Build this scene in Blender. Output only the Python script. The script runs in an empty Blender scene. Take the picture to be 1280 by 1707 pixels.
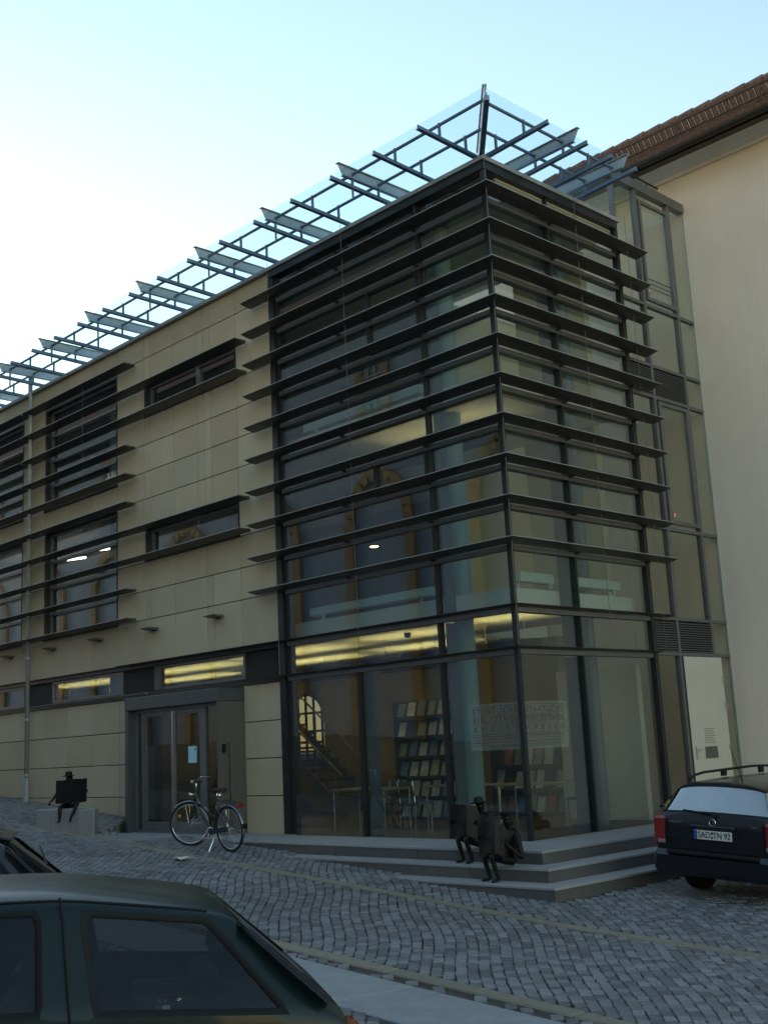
import bpy, bmesh, math, random
import numpy as np
from mathutils import Vector, Matrix
random.seed(7); RNG = np.random.default_rng(7)
S = 1.15                     # drawing unit of the survey -> metres (applied to everything at the end)
scn = bpy.context.scene
COL = scn.collection
R = math.radians

# ------------------------------------------------------------------ camera, sky, sun, exposure
cam_d = bpy.data.cameras.new('camera'); cam = bpy.data.objects.new('camera', cam_d); COL.objects.link(cam)
cam_d.sensor_fit = 'VERTICAL'; cam_d.sensor_height = 36.0; cam_d.lens = 1932.08 / 1707 * 36
cam_d.clip_start = .05; cam_d.clip_end = 2000
def cam_axes(yaw, pitch, roll):
    fw = Vector((-math.sin(yaw)*math.cos(pitch), math.cos(yaw)*math.cos(pitch), math.sin(pitch)))
    r = Vector((math.cos(yaw), math.sin(yaw), 0)); u = r.cross(fw)
    return r*math.cos(roll)+u*math.sin(roll), -r*math.sin(roll)+u*math.cos(roll), fw
r_, u_, f_ = cam_axes(.7982, .2016, -.0502)
M = Matrix((r_, u_, -f_)).transposed().to_4x4(); M.translation = Vector((9.8995, -11.9875, 1.2482))*S
cam.matrix_world = M
scn.camera = cam

SUN_EL, SUN_DIR = R(11), Vector((-.96, .28, 0)).normalized()
SUN_AZ = math.atan2(SUN_DIR.x, SUN_DIR.y)          # clockwise from +Y
w = bpy.data.worlds.new('World'); scn.world = w; w.use_nodes = True
nt = w.node_tree; nt.nodes.clear()
sky = nt.nodes.new('ShaderNodeTexSky'); sky.sky_type = 'NISHITA'; sky.sun_disc = False
sky.sun_elevation = SUN_EL; sky.sun_rotation = SUN_AZ; sky.altitude = 400
sky.air_density = 1.5; sky.dust_density = .2; sky.ozone_density = 1.2
bg = nt.nodes.new('ShaderNodeBackground'); bg.inputs['Strength'].default_value = .15
out = nt.nodes.new('ShaderNodeOutputWorld')
nt.links.new(sky.outputs[0], bg.inputs['Color']); nt.links.new(bg.outputs[0], out.inputs['Surface'])
sl = bpy.data.lights.new('sun', 'SUN'); sl.energy = .6; sl.angle = R(10); sl.color = (1, .9, .76)
so = bpy.data.objects.new('sun', sl); COL.objects.link(so)
dv = Vector((SUN_DIR.x*math.cos(SUN_EL), SUN_DIR.y*math.cos(SUN_EL), math.sin(SUN_EL)))
so.rotation_euler = (-dv).to_track_quat('-Z', 'Y').to_euler(); so.location = dv*60
vs = scn.view_settings; vs.view_transform = 'Standard'; vs.look = 'None'; vs.gamma = 1; vs.use_curve_mapping = False
vs.exposure = 1.3
scn.cycles.max_bounces = 8; scn.cycles.transparent_max_bounces = 24; scn.cycles.glossy_bounces = 4
scn.cycles.diffuse_bounces = 3; scn.cycles.caustics_reflective = False; scn.cycles.caustics_refractive = False
scn.cycles.sample_clamp_indirect = 4

# ------------------------------------------------------------------ materials
MAT = {}
def new_mat(name):
    m = bpy.data.materials.new(name); m.use_nodes = True; m.node_tree.nodes.clear(); MAT[name] = m
    return m, m.node_tree.nodes, m.node_tree.links
def pbr(name, col, rough=.6, metal=0., var=0., noise=0., nscale=8., bump=0., bscale=40., col2=None, spec=.5, streak=0., coat=0., stretch=(1, 1, 1)):
    m, n, l = new_mat(name)
    o = n.new('ShaderNodeOutputMaterial'); b = n.new('ShaderNodeBsdfPrincipled'); l.new(b.outputs[0], o.inputs[0])
    b.inputs['Roughness'].default_value = rough; b.inputs['Metallic'].default_value = metal
    b.inputs['Specular IOR Level'].default_value = spec
    b.inputs['Coat Weight'].default_value = coat; b.inputs['Coat Roughness'].default_value = .05
    c = n.new('ShaderNodeRGB'); c.outputs[0].default_value = (*col, 1); cur = c.outputs[0]
    tc = n.new('ShaderNodeTexCoord'); mp = n.new('ShaderNodeMapping'); l.new(tc.outputs['Object'], mp.inputs[0])
    mp.inputs['Scale'].default_value = stretch
    def mixc(fac, a, bcol):
        mx = n.new('ShaderNodeMix'); mx.data_type = 'RGBA'
        l.new(fac, mx.inputs[0]); l.new(a, mx.inputs[6])
        if isinstance(bcol, tuple): mx.inputs[7].default_value = (*bcol, 1)
        else: l.new(bcol, mx.inputs[7])
        return mx.outputs[2]
    def ramp(src, a, b2):
        r = n.new('ShaderNodeMapRange'); l.new(src, r.inputs[0]); r.inputs[1].default_value = a; r.inputs[2].default_value = b2
        return r.outputs[0]
    if noise:
        t = n.new('ShaderNodeTexNoise'); t.inputs['Scale'].default_value = nscale; t.inputs['Detail'].default_value = 6
        t.inputs['Roughness'].default_value = .65; l.new(mp.outputs[0], t.inputs[0])
        c2 = col2 or tuple(x*(1-noise) for x in col)
        cur = mixc(ramp(t.outputs[0], .32, .72), cur, c2)
    if streak:
        mp2 = n.new('ShaderNodeMapping'); l.new(tc.outputs['Object'], mp2.inputs[0]); mp2.inputs['Scale'].default_value = (3.5, 3.5, .25)
        t = n.new('ShaderNodeTexNoise'); t.inputs['Scale'].default_value = 1.6; t.inputs['Detail'].default_value = 5; l.new(mp2.outputs[0], t.inputs[0])
        cur = mixc(ramp(t.outputs[0], .45, .95), cur, tuple(x*(1-streak) for x in col))
    if var:
        oi = n.new('ShaderNodeObjectInfo'); hs = n.new('ShaderNodeHueSaturation')
        mr = n.new('ShaderNodeMapRange'); l.new(oi.outputs['Random'], mr.inputs[0]); mr.inputs[3].default_value = 1-var; mr.inputs[4].default_value = 1+var
        l.new(mr.outputs[0], hs.inputs['Value']); l.new(cur, hs.inputs['Color']); cur = hs.outputs[0]
    l.new(cur, b.inputs['Base Color'])
    if bump:
        t = n.new('ShaderNodeTexNoise'); t.inputs['Scale'].default_value = bscale; t.inputs['Detail'].default_value = 4; l.new(mp.outputs[0], t.inputs[0])
        bp = n.new('ShaderNodeBump'); bp.inputs['Strength'].default_value = bump; bp.inputs['Distance'].default_value = .01
        l.new(t.outputs[0], bp.inputs['Height']); l.new(bp.outputs[0], b.inputs['Normal'])
    return m
def glass(name, tint=(.80, .87, .83), mul=1.7, base=.03, rough=0.):
    m, n, l = new_mat(name)
    o = n.new('ShaderNodeOutputMaterial'); mx = n.new('ShaderNodeMixShader'); tr = n.new('ShaderNodeBsdfTransparent'); gl = n.new('ShaderNodeBsdfGlossy')
    tr.inputs[0].default_value = (*tint, 1); gl.inputs['Roughness'].default_value = rough; gl.inputs[0].default_value = (.95, .97, 1, 1)
    fr = n.new('ShaderNodeFresnel'); ge = n.new('ShaderNodeNewGeometry'); io = n.new('ShaderNodeMapRange')   # same reflectance from either face of a thin pane
    l.new(ge.outputs['Backfacing'], io.inputs[0]); io.inputs[3].default_value = 1.5; io.inputs[4].default_value = 1/1.5; l.new(io.outputs[0], fr.inputs[0])
    ma = n.new('ShaderNodeMath'); ma.operation = 'MULTIPLY_ADD'; ma.inputs[1].default_value = mul; ma.inputs[2].default_value = base; ma.use_clamp = True
    l.new(fr.outputs[0], ma.inputs[0]); l.new(ma.outputs[0], mx.inputs[0]); l.new(tr.outputs[0], mx.inputs[1]); l.new(gl.outputs[0], mx.inputs[2]); l.new(mx.outputs[0], o.inputs[0])
    return m
def emit(name, col, st):
    m, n, l = new_mat(name); o = n.new('ShaderNodeOutputMaterial'); e = n.new('ShaderNodeEmission')
    e.inputs[0].default_value = (*col, 1); e.inputs[1].default_value = st; l.new(e.outputs[0], o.inputs[0]); return m
def frost(name, col, alpha):
    m, n, l = new_mat(name); o = n.new('ShaderNodeOutputMaterial'); mx = n.new('ShaderNodeMixShader'); tr = n.new('ShaderNodeBsdfTransparent'); d = n.new('ShaderNodeBsdfDiffuse')
    d.inputs[0].default_value = (*col, 1); mx.inputs[0].default_value = alpha
    l.new(tr.outputs[0], mx.inputs[1]); l.new(d.outputs[0], mx.inputs[2]); l.new(mx.outputs[0], o.inputs[0]); return m

pbr('stone', (.60, .48, .32), .8, var=.08, noise=.14, nscale=1.4, bump=.2, bscale=60, streak=.10)
pbr('stone_grey', (.60, .495, .345), .8, var=.07, noise=.13, nscale=1.6, bump=.2, bscale=60, streak=.10)
pbr('backing', (.035, .033, .03), .9)
pbr('dark_metal', (.034, .035, .039), .42, metal=.3, noise=.25, nscale=5)
pbr('fin_metal', (.095, .088, .082), .42, metal=.3, noise=.3, nscale=3, var=.08)
pbr('rail_metal', (.20, .20, .205), .45, metal=.5, noise=.2, nscale=6)
pbr('zinc', (.42, .44, .44), .45, metal=.2, noise=.25, nscale=4, streak=.2)
pbr('canopy_steel', (.19, .26, .37), .5, metal=.3, noise=.2, nscale=6)
pbr('plate_steel', (.40, .46, .54), .5, metal=.3, noise=.15, nscale=5)
pbr('portal', (.10, .105, .115), .45, metal=.3, noise=.2, nscale=3)
pbr('portal_side', (.12, .112, .10), .6, noise=.25, nscale=30, bump=.1)
pbr('shaded_riser_granite', (.13, .125, .12), .75, noise=.4, nscale=60, bump=.1, bscale=90, streak=.4, var=.1)  # dirty granite, darker than the treads: riser shade is put into the colour
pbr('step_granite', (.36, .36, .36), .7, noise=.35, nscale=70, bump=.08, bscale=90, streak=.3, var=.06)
pbr('bench_granite', (.40, .39, .37), .75, noise=.35, nscale=60, bump=.1, bscale=80, streak=.45)
pbr('cobble', (.215, .220, .232), .55, var=.36, noise=.3, nscale=24, bump=.25, bscale=60)
pbr('mortar', (.085, .082, .075), .95, noise=.4, nscale=9, bump=.4, bscale=50)
pbr('kerb', (.26, .225, .175), .75, var=.12, noise=.3, nscale=30, bump=.15)
pbr('slab', (.31, .32, .335), .6, var=.1, noise=.25, nscale=5, bump=.06, bscale=50)
pbr('cream', (.88, .745, .635), .9, noise=.15, nscale=.6, bump=.25, bscale=50, streak=.13)
pbr('moulding', (.80, .78, .74), .8, noise=.12, nscale=3)
pbr('gutter', (.055, .042, .035), .5, metal=.3, noise=.3, nscale=5)
pbr('tile', (.29, .175, .14), .8, noise=.6, nscale=9, bump=.2, bscale=30)
pbr('opp_wall', (.25, .32, .46), .9, noise=.15, nscale=.5, streak=.15)
pbr('opp_stone', (.30, .19, .10), .85, noise=.3, nscale=2)
pbr('opp_roof', (.16, .075, .055), .8, noise=.4, nscale=4)
pbr('room_wall', (.27, .26, .23), .9, noise=.08, nscale=1)
pbr('corner_room', (.58, .50, .33), .9)
pbr('back_wall', (.24, .19, .11), .9, noise=.12, nscale=1.2)
pbr('ceiling', (.74, .73, .66), .9)
pbr('parquet', (.20, .115, .05), .4, noise=.35, nscale=3, stretch=(1, 8, 1))
pbr('teal_paint', (.24, .34, .33), .6)
pbr('sill_paint', (.62, .74, .70), .6)
pbr('grey_post', (.12, .15, .18), .5, metal=.2)
pbr('rack_wood', (.055, .045, .04), .6, noise=.3, nscale=9)
pbr('table_wood', (.42, .30, .18), .4, noise=.3, nscale=6, stretch=(1, 6, 1))
pbr('chrome', (.7, .7, .72), .18, metal=1.)
pbr('bronze', (.006, .0055, .005), .55, noise=.4, nscale=12, bump=.25, bscale=30, spec=.3)
pbr('rubber', (.012, .012, .012), .75)
pbr('bike_frame', (.02, .022, .028), .3, coat=.4)
pbr('fender', (.30, .33, .36), .25, metal=.8)
pbr('door_white', (.62, .58, .50), .6, noise=.08, nscale=2)
pbr('plaque', (.16, .145, .13), .4, metal=.4)
pbr('paper', (.72, .70, .66), .9, noise=.1, nscale=8)
pbr('notice', (.45, .78, .86), .8)
pbr('sticker_red', (.55, .05, .035), .6)
pbr('sticker_white', (.8, .78, .74), .6)
pbr('car_green', (.002, .016, .015), .38, coat=.2, spec=.3, noise=.25, nscale=2)
pbr('car_blue', (.004, .005, .011), .32, metal=.2, coat=.5, noise=.2, nscale=3)
pbr('car_black', (.010, .011, .014), .3, metal=.2, coat=.8)
pbr('plastic', (.009, .009, .010), .65, spec=.3)
pbr('seat_cloth', (.10, .09, .08), .95, noise=.3, nscale=20)
pbr('lamp_red', (.26, .010, .009), .2, coat=.6)
pbr('lamp_orange', (.75, .22, .03), .2, coat=.6)
pbr('lamp_clear', (.26, .24, .23), .2, coat=.6)
pbr('plate_white', (.72, .72, .66), .5)
pbr('plate_blue', (.02, .08, .42), .5)
pbr('ink', (.015, .015, .015), .7)
pbr('letter', (.16, .08, .07), .7)
frost('film', (.36, .44, .40), .18)
glass('glass', (.83, .88, .87), 1.35, .015)
glass('door_glass', (.80, .84, .84), 1.1, .01)
glass('canopy_glass', (.90, .965, .975), .7, .0)
glass('link_glass', (.90, .91, .86), .8, .0)
glass('dimming_glass', (.32, .35, .42), .6, .0)  # tint made dark to dim the daylight behind the arch
glass('car_glass', (.34, .35, .32), .8, .0)
glass('rear_glass', (.25, .28, .30), 4.0, .22)
emit('lamp_glow', (1, .80, .32), 15.)
emit('lamp_glow_soft', (1, .80, .36), 6.)
emit('strip_glow', (1, .93, .78), 6.)
emit('pendant_glow', (1, .50, .20), 9.)

# ------------------------------------------------------------------ mesh helpers
class MB:
    def __init__(s): s.v = []; s.f = []
    def add(s, vs, fs):
        o = len(s.v); s.v += [tuple(p) for p in vs]; s.f += [tuple(i+o for i in f) for f in fs]; return s
    def box(s, x0, x1, y0, y1, z0, z1):
        if x0 > x1: x0, x1 = x1, x0
        if y0 > y1: y0, y1 = y1, y0
        if z0 > z1: z0, z1 = z1, z0
        return s.add([(x0,y0,z0),(x1,y0,z0),(x1,y1,z0),(x0,y1,z0),(x0,y0,z1),(x1,y0,z1),(x1,y1,z1),(x0,y1,z1)],
                     [(3,2,1,0),(4,5,6,7),(0,1,5,4),(1,2,6,5),(2,3,7,6),(3,0,4,7)])
    def obox(s, o, ax, ay, az):          # oriented box: corner + three edge vectors
        o, ax, ay, az = map(Vector, (o, ax, ay, az))
        P = [o, o+ax, o+ax+ay, o+ay]; P += [p+az for p in P]
        F = [(3,2,1,0),(4,5,6,7),(0,1,5,4),(1,2,6,5),(2,3,7,6),(3,0,4,7)]
        if ax.cross(ay).dot(az) < 0: F = [f[::-1] for f in F]
        return s.add(P, F)
    def prism(s, poly, z0, z1):          # polygon in xy (ccw), extruded in z; z may be callables
        n = len(poly); g = lambda z, p: z(*p) if callable(z) else z
        return s.add([(x, y, g(z0, (x, y))) for x, y in poly]+[(x, y, g(z1, (x, y))) for x, y in poly],
                     [tuple(range(n))[::-1], tuple(range(n, 2*n))]+[(i, (i+1) % n, n+(i+1) % n, n+i) for i in range(n)])
    def extrude(s, poly, vec):           # planar 3d polygon + thickness vector
        n = len(poly); P = [Vector(p) for p in poly]; v = Vector(vec)
        nrm = Vector((0,0,0))
        for i in range(n): nrm += P[i].cross(P[(i+1) % n])
        F = [tuple(range(n))[::-1], tuple(range(n, 2*n))]+[(i, (i+1) % n, n+(i+1) % n, n+i) for i in range(n)]
        if nrm.dot(v) < 0: F = [f[::-1] for f in F]
        return s.add(P+[p+v for p in P], F)
    def tube(s, pts, r, n=8, cap=True, closed=False):
        P = [Vector(p) for p in pts]; m = len(P); rs = r if isinstance(r, (list, tuple)) else [r]*m
        V = []; ref = None
        for i, p in enumerate(P):
            if closed: t = P[(i+1) % m]-P[i-1]
            else: t = P[min(i+1, m-1)]-P[max(i-1, 0)]
            t.normalize()
            if ref is None: ref = Vector((0,0,1)) if abs(t.z) < .9 else Vector((1,0,0))
            a = t.cross(ref).normalized(); b = a.cross(t).normalized(); ref = b
            V += [p+(a*math.cos(2*math.pi*k/n)+b*math.sin(2*math.pi*k/n))*rs[i] for k in range(n)]
        F = []
        for i in range(m if closed else m-1):
            j = (i+1) % m
            F += [(i*n+k, j*n+k, j*n+(k+1) % n, i*n+(k+1) % n) for k in range(n)]
        if cap and not closed: F += [tuple(range(n)), tuple(range((m-1)*n, m*n))[::-1]]
        return s.add(V, F)
    def ring(s, c, ax, ay, R0, r, n=40, k=8):
        c, ax, ay = map(Vector, (c, ax, ay))
        return s.tube([c+ax*R0*math.cos(2*math.pi*i/n)+ay*R0*math.sin(2*math.pi*i/n) for i in range(n)], r, k, closed=True)
    def lathe(s, prof, n=24, c=(0,0,0)):
        V = []; F = []; m = len(prof)
        for r, z in prof: V += [(c[0]+r*math.cos(2*math.pi*k/n), c[1]+r*math.sin(2*math.pi*k/n), c[2]+z) for k in range(n)]
        for i in range(m-1): F += [(i*n+k, i*n+(k+1) % n, (i+1)*n+(k+1) % n, (i+1)*n+k) for k in range(n)]
        if prof[0][0] > 1e-6: F.append(tuple(range(n))[::-1])
        if prof[-1][0] > 1e-6: F.append(tuple(range((m-1)*n, m*n)))
        return s.add(V, F)
    def mesh(s, name, mat, smooth=False):
        me = bpy.data.meshes.new(name); me.from_pydata(s.v, [], s.f); me.validate(); me.update()
        if mat: me.materials.append(MAT[mat])
        if smooth: me.shade_smooth()
        return me
    def build(s, name, mat, parent=None, smooth=False, bevel=0., loc=None):
        ob = bpy.data.objects.new(name, s.mesh(name, mat, smooth)); COL.objects.link(ob)
        if parent is not None: ob.parent = parent
        if loc: ob.location = loc
        if bevel:
            bm = bmesh.new(); bm.from_mesh(ob.data)
            bmesh.ops.bevel(bm, geom=[e for e in bm.edges if e.calc_face_angle(0) > .6], offset=bevel, segments=1, affect='EDGES')
            bm.to_mesh(ob.data); bm.free()
        return ob
def smooth_by_angle(ob, a=40):
    me = ob.data; me.shade_smooth()
    bm = bmesh.new(); bm.from_mesh(me)
    for e in bm.edges: e.smooth = e.calc_face_angle(0) < R(a)
    bm.to_mesh(me); bm.free()
def tag(o, label=None, cat=None, group=None, kind=None):
    if label: o['label'] = label
    if cat: o['category'] = cat
    if group: o['group'] = group
    if kind: o['kind'] = kind
    return o
def thing(name, label, cat, loc=(0,0,0), rz=0., group=None):
    o = bpy.data.objects.new(name, None); COL.objects.link(o); o.location = loc; o.rotation_euler = (0, 0, rz); o.empty_display_size = .2
    return tag(o, label, cat, group)
def text_mesh(txt, size, name, mat, parent, mtx, extrude=.001, width=None, align='CENTER', spacing=1.):
    cu = bpy.data.curves.new(name, 'FONT'); cu.body = txt; cu.size = size; cu.align_x = align; cu.align_y = 'CENTER'; cu.extrude = extrude; cu.space_character = spacing
    t = bpy.data.objects.new('t', cu); COL.objects.link(t); bpy.context.view_layer.update()
    dg = bpy.context.evaluated_depsgraph_get(); me = bpy.data.meshes.new_from_object(t.evaluated_get(dg)); me.name = name
    bpy.data.objects.remove(t); bpy.data.curves.remove(cu)
    xs = [v.co.x for v in me.vertices]
    if width and xs:
        k = width/(max(xs)-min(xs))
        for v in me.vertices: v.co.x *= k
    me.transform(mtx); me.materials.clear(); me.materials.append(MAT[mat])
    ob = bpy.data.objects.new(name, me); COL.objects.link(ob); ob.parent = parent
    return ob
def frame3(o, x, y):      # matrix from origin, local x and local y directions
    x = Vector(x).normalized(); y = Vector(y).normalized(); z = x.cross(y)
    m = Matrix((x, y, z)).transposed().to_4x4(); m.translation = Vector(o); return m

def gz(x, y=0.):
    xx = max(-22., min(16., x))
    return -.3487-.0612*xx + .018*max(0., -9.9-xx) + .07*max(0., -6.5-max(y, -18.))

# ================================================================== GROUND
def entrance(x, y):    # outline of the sunk entrance paving (True inside)
    if x > -6.25: return x < -4.7 and y > -1.06
    if y < -2.12: return False
    return x > (-9.66-y*1.17 if y > -1.5 else -7.48)
def slab_z(x, y):
    t = max(0., min(1., (-y-.55)/1.5)); return gz(x)*t if x < -5.7 else 0.
g = MB()
xs = [-160, -60]+[-24+.5*i for i in range(66)]+[30, 60, 160]; ys = [-160, -60, -30]+[-18+.5*i for i in range(54)]+[30, 60, 160]
for j, y in enumerate(ys):
    for i, x in enumerate(xs):
        z = gz(x, y)-.010
        if -10.3 < x < -5 and y > -2.1: z = min(z, -.12)
        g.v.append((x, y, z))
nx = len(xs)
g.f = [(j*nx+i, j*nx+i+1, (j+1)*nx+i+1, (j+1)*nx+i) for j in range(len(ys)-1) for i in range(nx-1)]
ground = tag(g.build('ground', 'mortar'), kind='structure')

# kerb lines (flat granite bands in the cobbles)
K1 = [(-24,-2.02),(-12,-2.05),(-7.7,-2.15),(-4.5,-2.30),(-1.7,-2.43),(.5,-2.55),(2.1,-2.68),(3.,-2.69),(4.5,-2.60),(7.,-2.45),(14.,-2.2)]
def k1y(x):
    return float(np.interp(x, [p[0] for p in K1], [p[1] for p in K1]))
K2Y = -5.17
def bed(pts, w):
    m = MB()
    for (a, b), (c, d) in zip(pts[:-1], pts[1:]):
        m.prism([(a, b-w/2), (c, d-w/2), (c, d+w/2), (a, b+w/2)], lambda x, y: gz(x)-.08, lambda x, y: gz(x)-.02)
    return m
kb = bed([p for p in K1 if -13 < p[0] < 8], .13)
kerb1 = tag(kb.build('gutter_band', 'kerb'), kind='structure')
kb = bed([(-9.8, K2Y), (0, K2Y), (11, K2Y)], .15)
kerb2 = tag(kb.build('pavement_edge', 'kerb'), kind='structure')
def band_piece(x0, x1, yf, w, parent, top=.012):
    m = MB(); e = .006
    P = [(x0+e, yf(x0)-w/2), (x1-e, yf(x1)-w/2), (x1-e, yf(x1)+w/2), (x0+e, yf(x0)+w/2)]
    m.prism(P, lambda x, y: gz(x)-.06, lambda x, y: gz(x)+top+random.uniform(-.003, .003))
    return m.build('kerbstone', 'kerb', parent, bevel=.012)
x = -15.6
while x < 11:
    L = random.choice((.8, .95, 1.2, 1.4)); band_piece(x, x+L, k1y, .15, kerb1); x += L
x = -9.96
while x < 11:
    L = random.choice((1.63, .92, 1.3, 1.5)); band_piece(x, x+L, lambda q: K2Y, .17, kerb2, .022); x += L
# pavement slabs behind the edge
pv = bed([(-9.1, -5.79), (0, -5.79), (10, -5.79)], .7)
pave = tag(pv.build('pavement', 'slab'), kind='structure')
SLY0, SLY1 = -6.18, -5.40
x = -9.3
while x < 10:
    L = random.choice((1.35, 1.75, 1.55)); m = MB()
    m.prism([(x+.006, SLY0), (x+L-.006, SLY0), (x+L-.006+.12, SLY1), (x+.006+.12, SLY1)], lambda a, b: gz(a)-.05, lambda a, b: gz(a)+.012)
    m.build('paving_slab', 'slab', pave, bevel=.006); x += L
# entrance paving
ep = MB().prism([(-8.9,-.9),(-5.,-.9),(-5.,-.02),(-8.9,-.02)], -.3, -.075)
ent = tag(ep.build('entrance_paving', 'slab'), kind='structure')
for i in range(8):
    x0 = -9.75+i*.63
    for j in range(4):
        y1 = -.0-j*.62; y0 = y1-.61
        pts = [(a, b) for a in np.linspace(x0, x0+.62, 16) for b in np.linspace(y0, y1, 16) if entrance(a, b)]
        if len(pts) < 4: continue
        # convex hull of the kept samples
        pts = sorted(set(pts)); 
        def half(ps):
            h = []
            for p in ps:
                while len(h) > 1 and (h[-1][0]-h[-2][0])*(p[1]-h[-2][1])-(h[-1][1]-h[-2][1])*(p[0]-h[-2][0]) <= 1e-9: h.pop()
                h.append(p)
            return h
        hull = half(pts)[:-1]+half(pts[::-1])[:-1]
        if len(hull) < 3: continue
        if max(p[0] for p in hull) < -4.70+.01: MB().prism(hull, lambda a, b: slab_z(a, b)-.06, lambda a, b: slab_z(a, b)+.006).build('paving_slab', 'slab', ent)

# cobbles: diagonal courses with a gentle wave
d1 = np.array([.72, -.694]); d2 = np.array([.694, .72])
stones = []
for k in range(-215, 270):
    s0 = k*.099; t = -16.
    while t < 24.:
        L = random.uniform(.078, .138)
        wob = .16*math.sin(t*.42+k*.02)+.03*math.sin(t*2.1+k*.06)+random.uniform(-.004, .004)
        c = d2*(s0+wob)+d1*(t+L/2); px, py = c
        stones.append((px, py, L, .099, t)); t += L+.007
st2 = []
for (px, py, L, W, t) in stones:
    if not (-15.8 < px < 7.6 and -9.6 < py < 5.4): continue
    if px > 0 and py > 5.3: continue
    a = math.atan2(-(px-9.9), py+12)  # inside the view fan only
    if not (R(45.7-24) < a < R(45.7+26)): continue
    if px < .0 and py > -.03: continue
    if px <= 1.06 and py > -1.08 and px > -5: continue
    if 0 <= px < 1.78 and py > -1.78: continue
    if -.9 < px < 1.78 and py > -1.78: continue
    if -3.25 < px < 1.45 and py > -1.42: continue
    if entrance(px, py) or entrance(px, py-.06): continue
    if -8.95 < px < -6.0 and py > -.6: continue
    if abs(py-k1y(px)) < .115: continue
    if abs(py-K2Y) < .125: continue
    if SLY0-.04 < py < SLY1+.04: continue
    if -9.2 < px < -7.55 and -2.05 < py < -1.5: continue
    st2.append((px, py, L, W))
# size in the picture ~ 1 / distance
st2.sort(key=lambda q: -1/(1e-6+math.hypot(q[0]-9.9, q[1]+12)) if True else 0)
def in_view(px, py):
    v = Vector((px, py, gz(px)))-Vector((9.8995, -11.9875, 1.2482)); zc = v.dot(f_)
    X = 640+1932*v.dot(r_)/zc; Y = 853.5-1932*v.dot(u_)/zc
    return -20 < X < 1300 and Y < 1720 and not (X < 560 and Y > 1455+max(0, X-330)*1.0)
near = [q for q in st2 if in_view(q[0], q[1])][:300]; nearset = set(near)
def cobble_geo(px, py, L, W, loc=False):
    ang = math.atan2(d1[1], d1[0])+random.uniform(-.10, .10); ca, sa = math.cos(ang), math.sin(ang)
    hl, hw = L/2*random.uniform(.95, 1.03), W/2*random.uniform(.90, 1.02)
    h = random.uniform(-.004, .004); tilt = random.uniform(-.035, .035), random.uniform(-.035, .035)
    sk = [random.uniform(.90, 1.) for _ in range(8)]
    V = []
    for ring, (f, dz) in enumerate(((1.0, -.045), (.995, .004), (.90, .012))):
        for i, (a, b) in enumerate(((-1,-1),(1,-1),(1,1),(-1,1))):
            lx, ly = a*hl*f*sk[i], b*hw*f*sk[i+4]
            x_, y_ = lx*ca-ly*sa, lx*sa+ly*ca
            z_ = dz+h+tilt[0]*lx+tilt[1]*ly
            V.append((x_, y_, z_-.0612*x_) if loc else (px+x_, py+y_, gz(px+x_, py+y_)+z_))
    F = [(0,1,5,4),(1,2,6,5),(2,3,7,6),(3,0,4,7),(4,5,9,8),(5,6,10,9),(6,7,11,10),(7,4,8,11),(8,9,10,11)]
    return V, F
far = MB()
for q in st2:
    if q in nearset: continue
    V, F = cobble_geo(*q); far.add(V, F)
m_far = far.build('cobbles', 'cobble', ground); m_far['kind'] = 'stuff'
# colour per stone for the joined mass, through an attribute that follows the stone, not the light
att = m_far.data.attributes.new('stone_tone', 'FLOAT', 'FACE')
tone = np.repeat(RNG.random(len(far.f)//9), 9).astype(np.float32)
if len(m_far.data.polygons) == len(tone): att.data.foreach_set('value', tone)
cm = MAT['cobble'].copy(); cm.name = 'cobble_mass'; MAT['cobble_mass'] = cm
n_, l_ = cm.node_tree.nodes, cm.node_tree.links
oi = [x for x in n_ if x.type == 'OBJECT_INFO'][0]; mr = [x for x in n_ if x.type == 'MAP_RANGE' and x.inputs[0].links and x.inputs[0].links[0].from_node == oi][0]
an = n_.new('ShaderNodeAttribute'); an.attribute_name = 'stone_tone'; l_.new(an.outputs['Fac'], mr.inputs[0])
# broad patches of grime over many stones
tcn = n_.new('ShaderNodeTexCoord'); nz = n_.new('ShaderNodeTexNoise'); nz.inputs['Scale'].default_value = .55; nz.inputs['Detail'].default_value = 5; l_.new(tcn.outputs['Object'], nz.inputs[0])
mr2 = n_.new('ShaderNodeMapRange'); l_.new(nz.outputs[0], mr2.inputs[0]); mr2.inputs[1].default_value = .35; mr2.inputs[2].default_value = .7; mr2.inputs[3].default_value = .78; mr2.inputs[4].default_value = 1.1
hs2 = n_.new('ShaderNodeHueSaturation'); bs = [x for x in n_ if x.type == 'BSDF_PRINCIPLED'][0]; prev_ = bs.inputs['Base Color'].links[0].from_socket
l_.new(mr2.outputs[0], hs2.inputs['Value']); l_.new(prev_, hs2.inputs['Color']); l_.new(hs2.outputs[0], bs.inputs['Base Color'])
m_far.data.materials[0] = cm
shapes = []
for i in range(24):
    V, F = cobble_geo(0, 0, .078+.060*(i+.5)/24, .099, True); b_ = MB().add(V, F); shapes.append(b_.mesh('cobblestone', 'cobble'))
for i, q in enumerate(near):
    o = bpy.data.objects.new('cobblestone', shapes[min(23, int((q[2]-.078)/.060*24))]); COL.objects.link(o); o.parent = ground; o.location = (q[0], q[1], gz(q[0], q[1]))
print('cobbles', len(st2))
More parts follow.
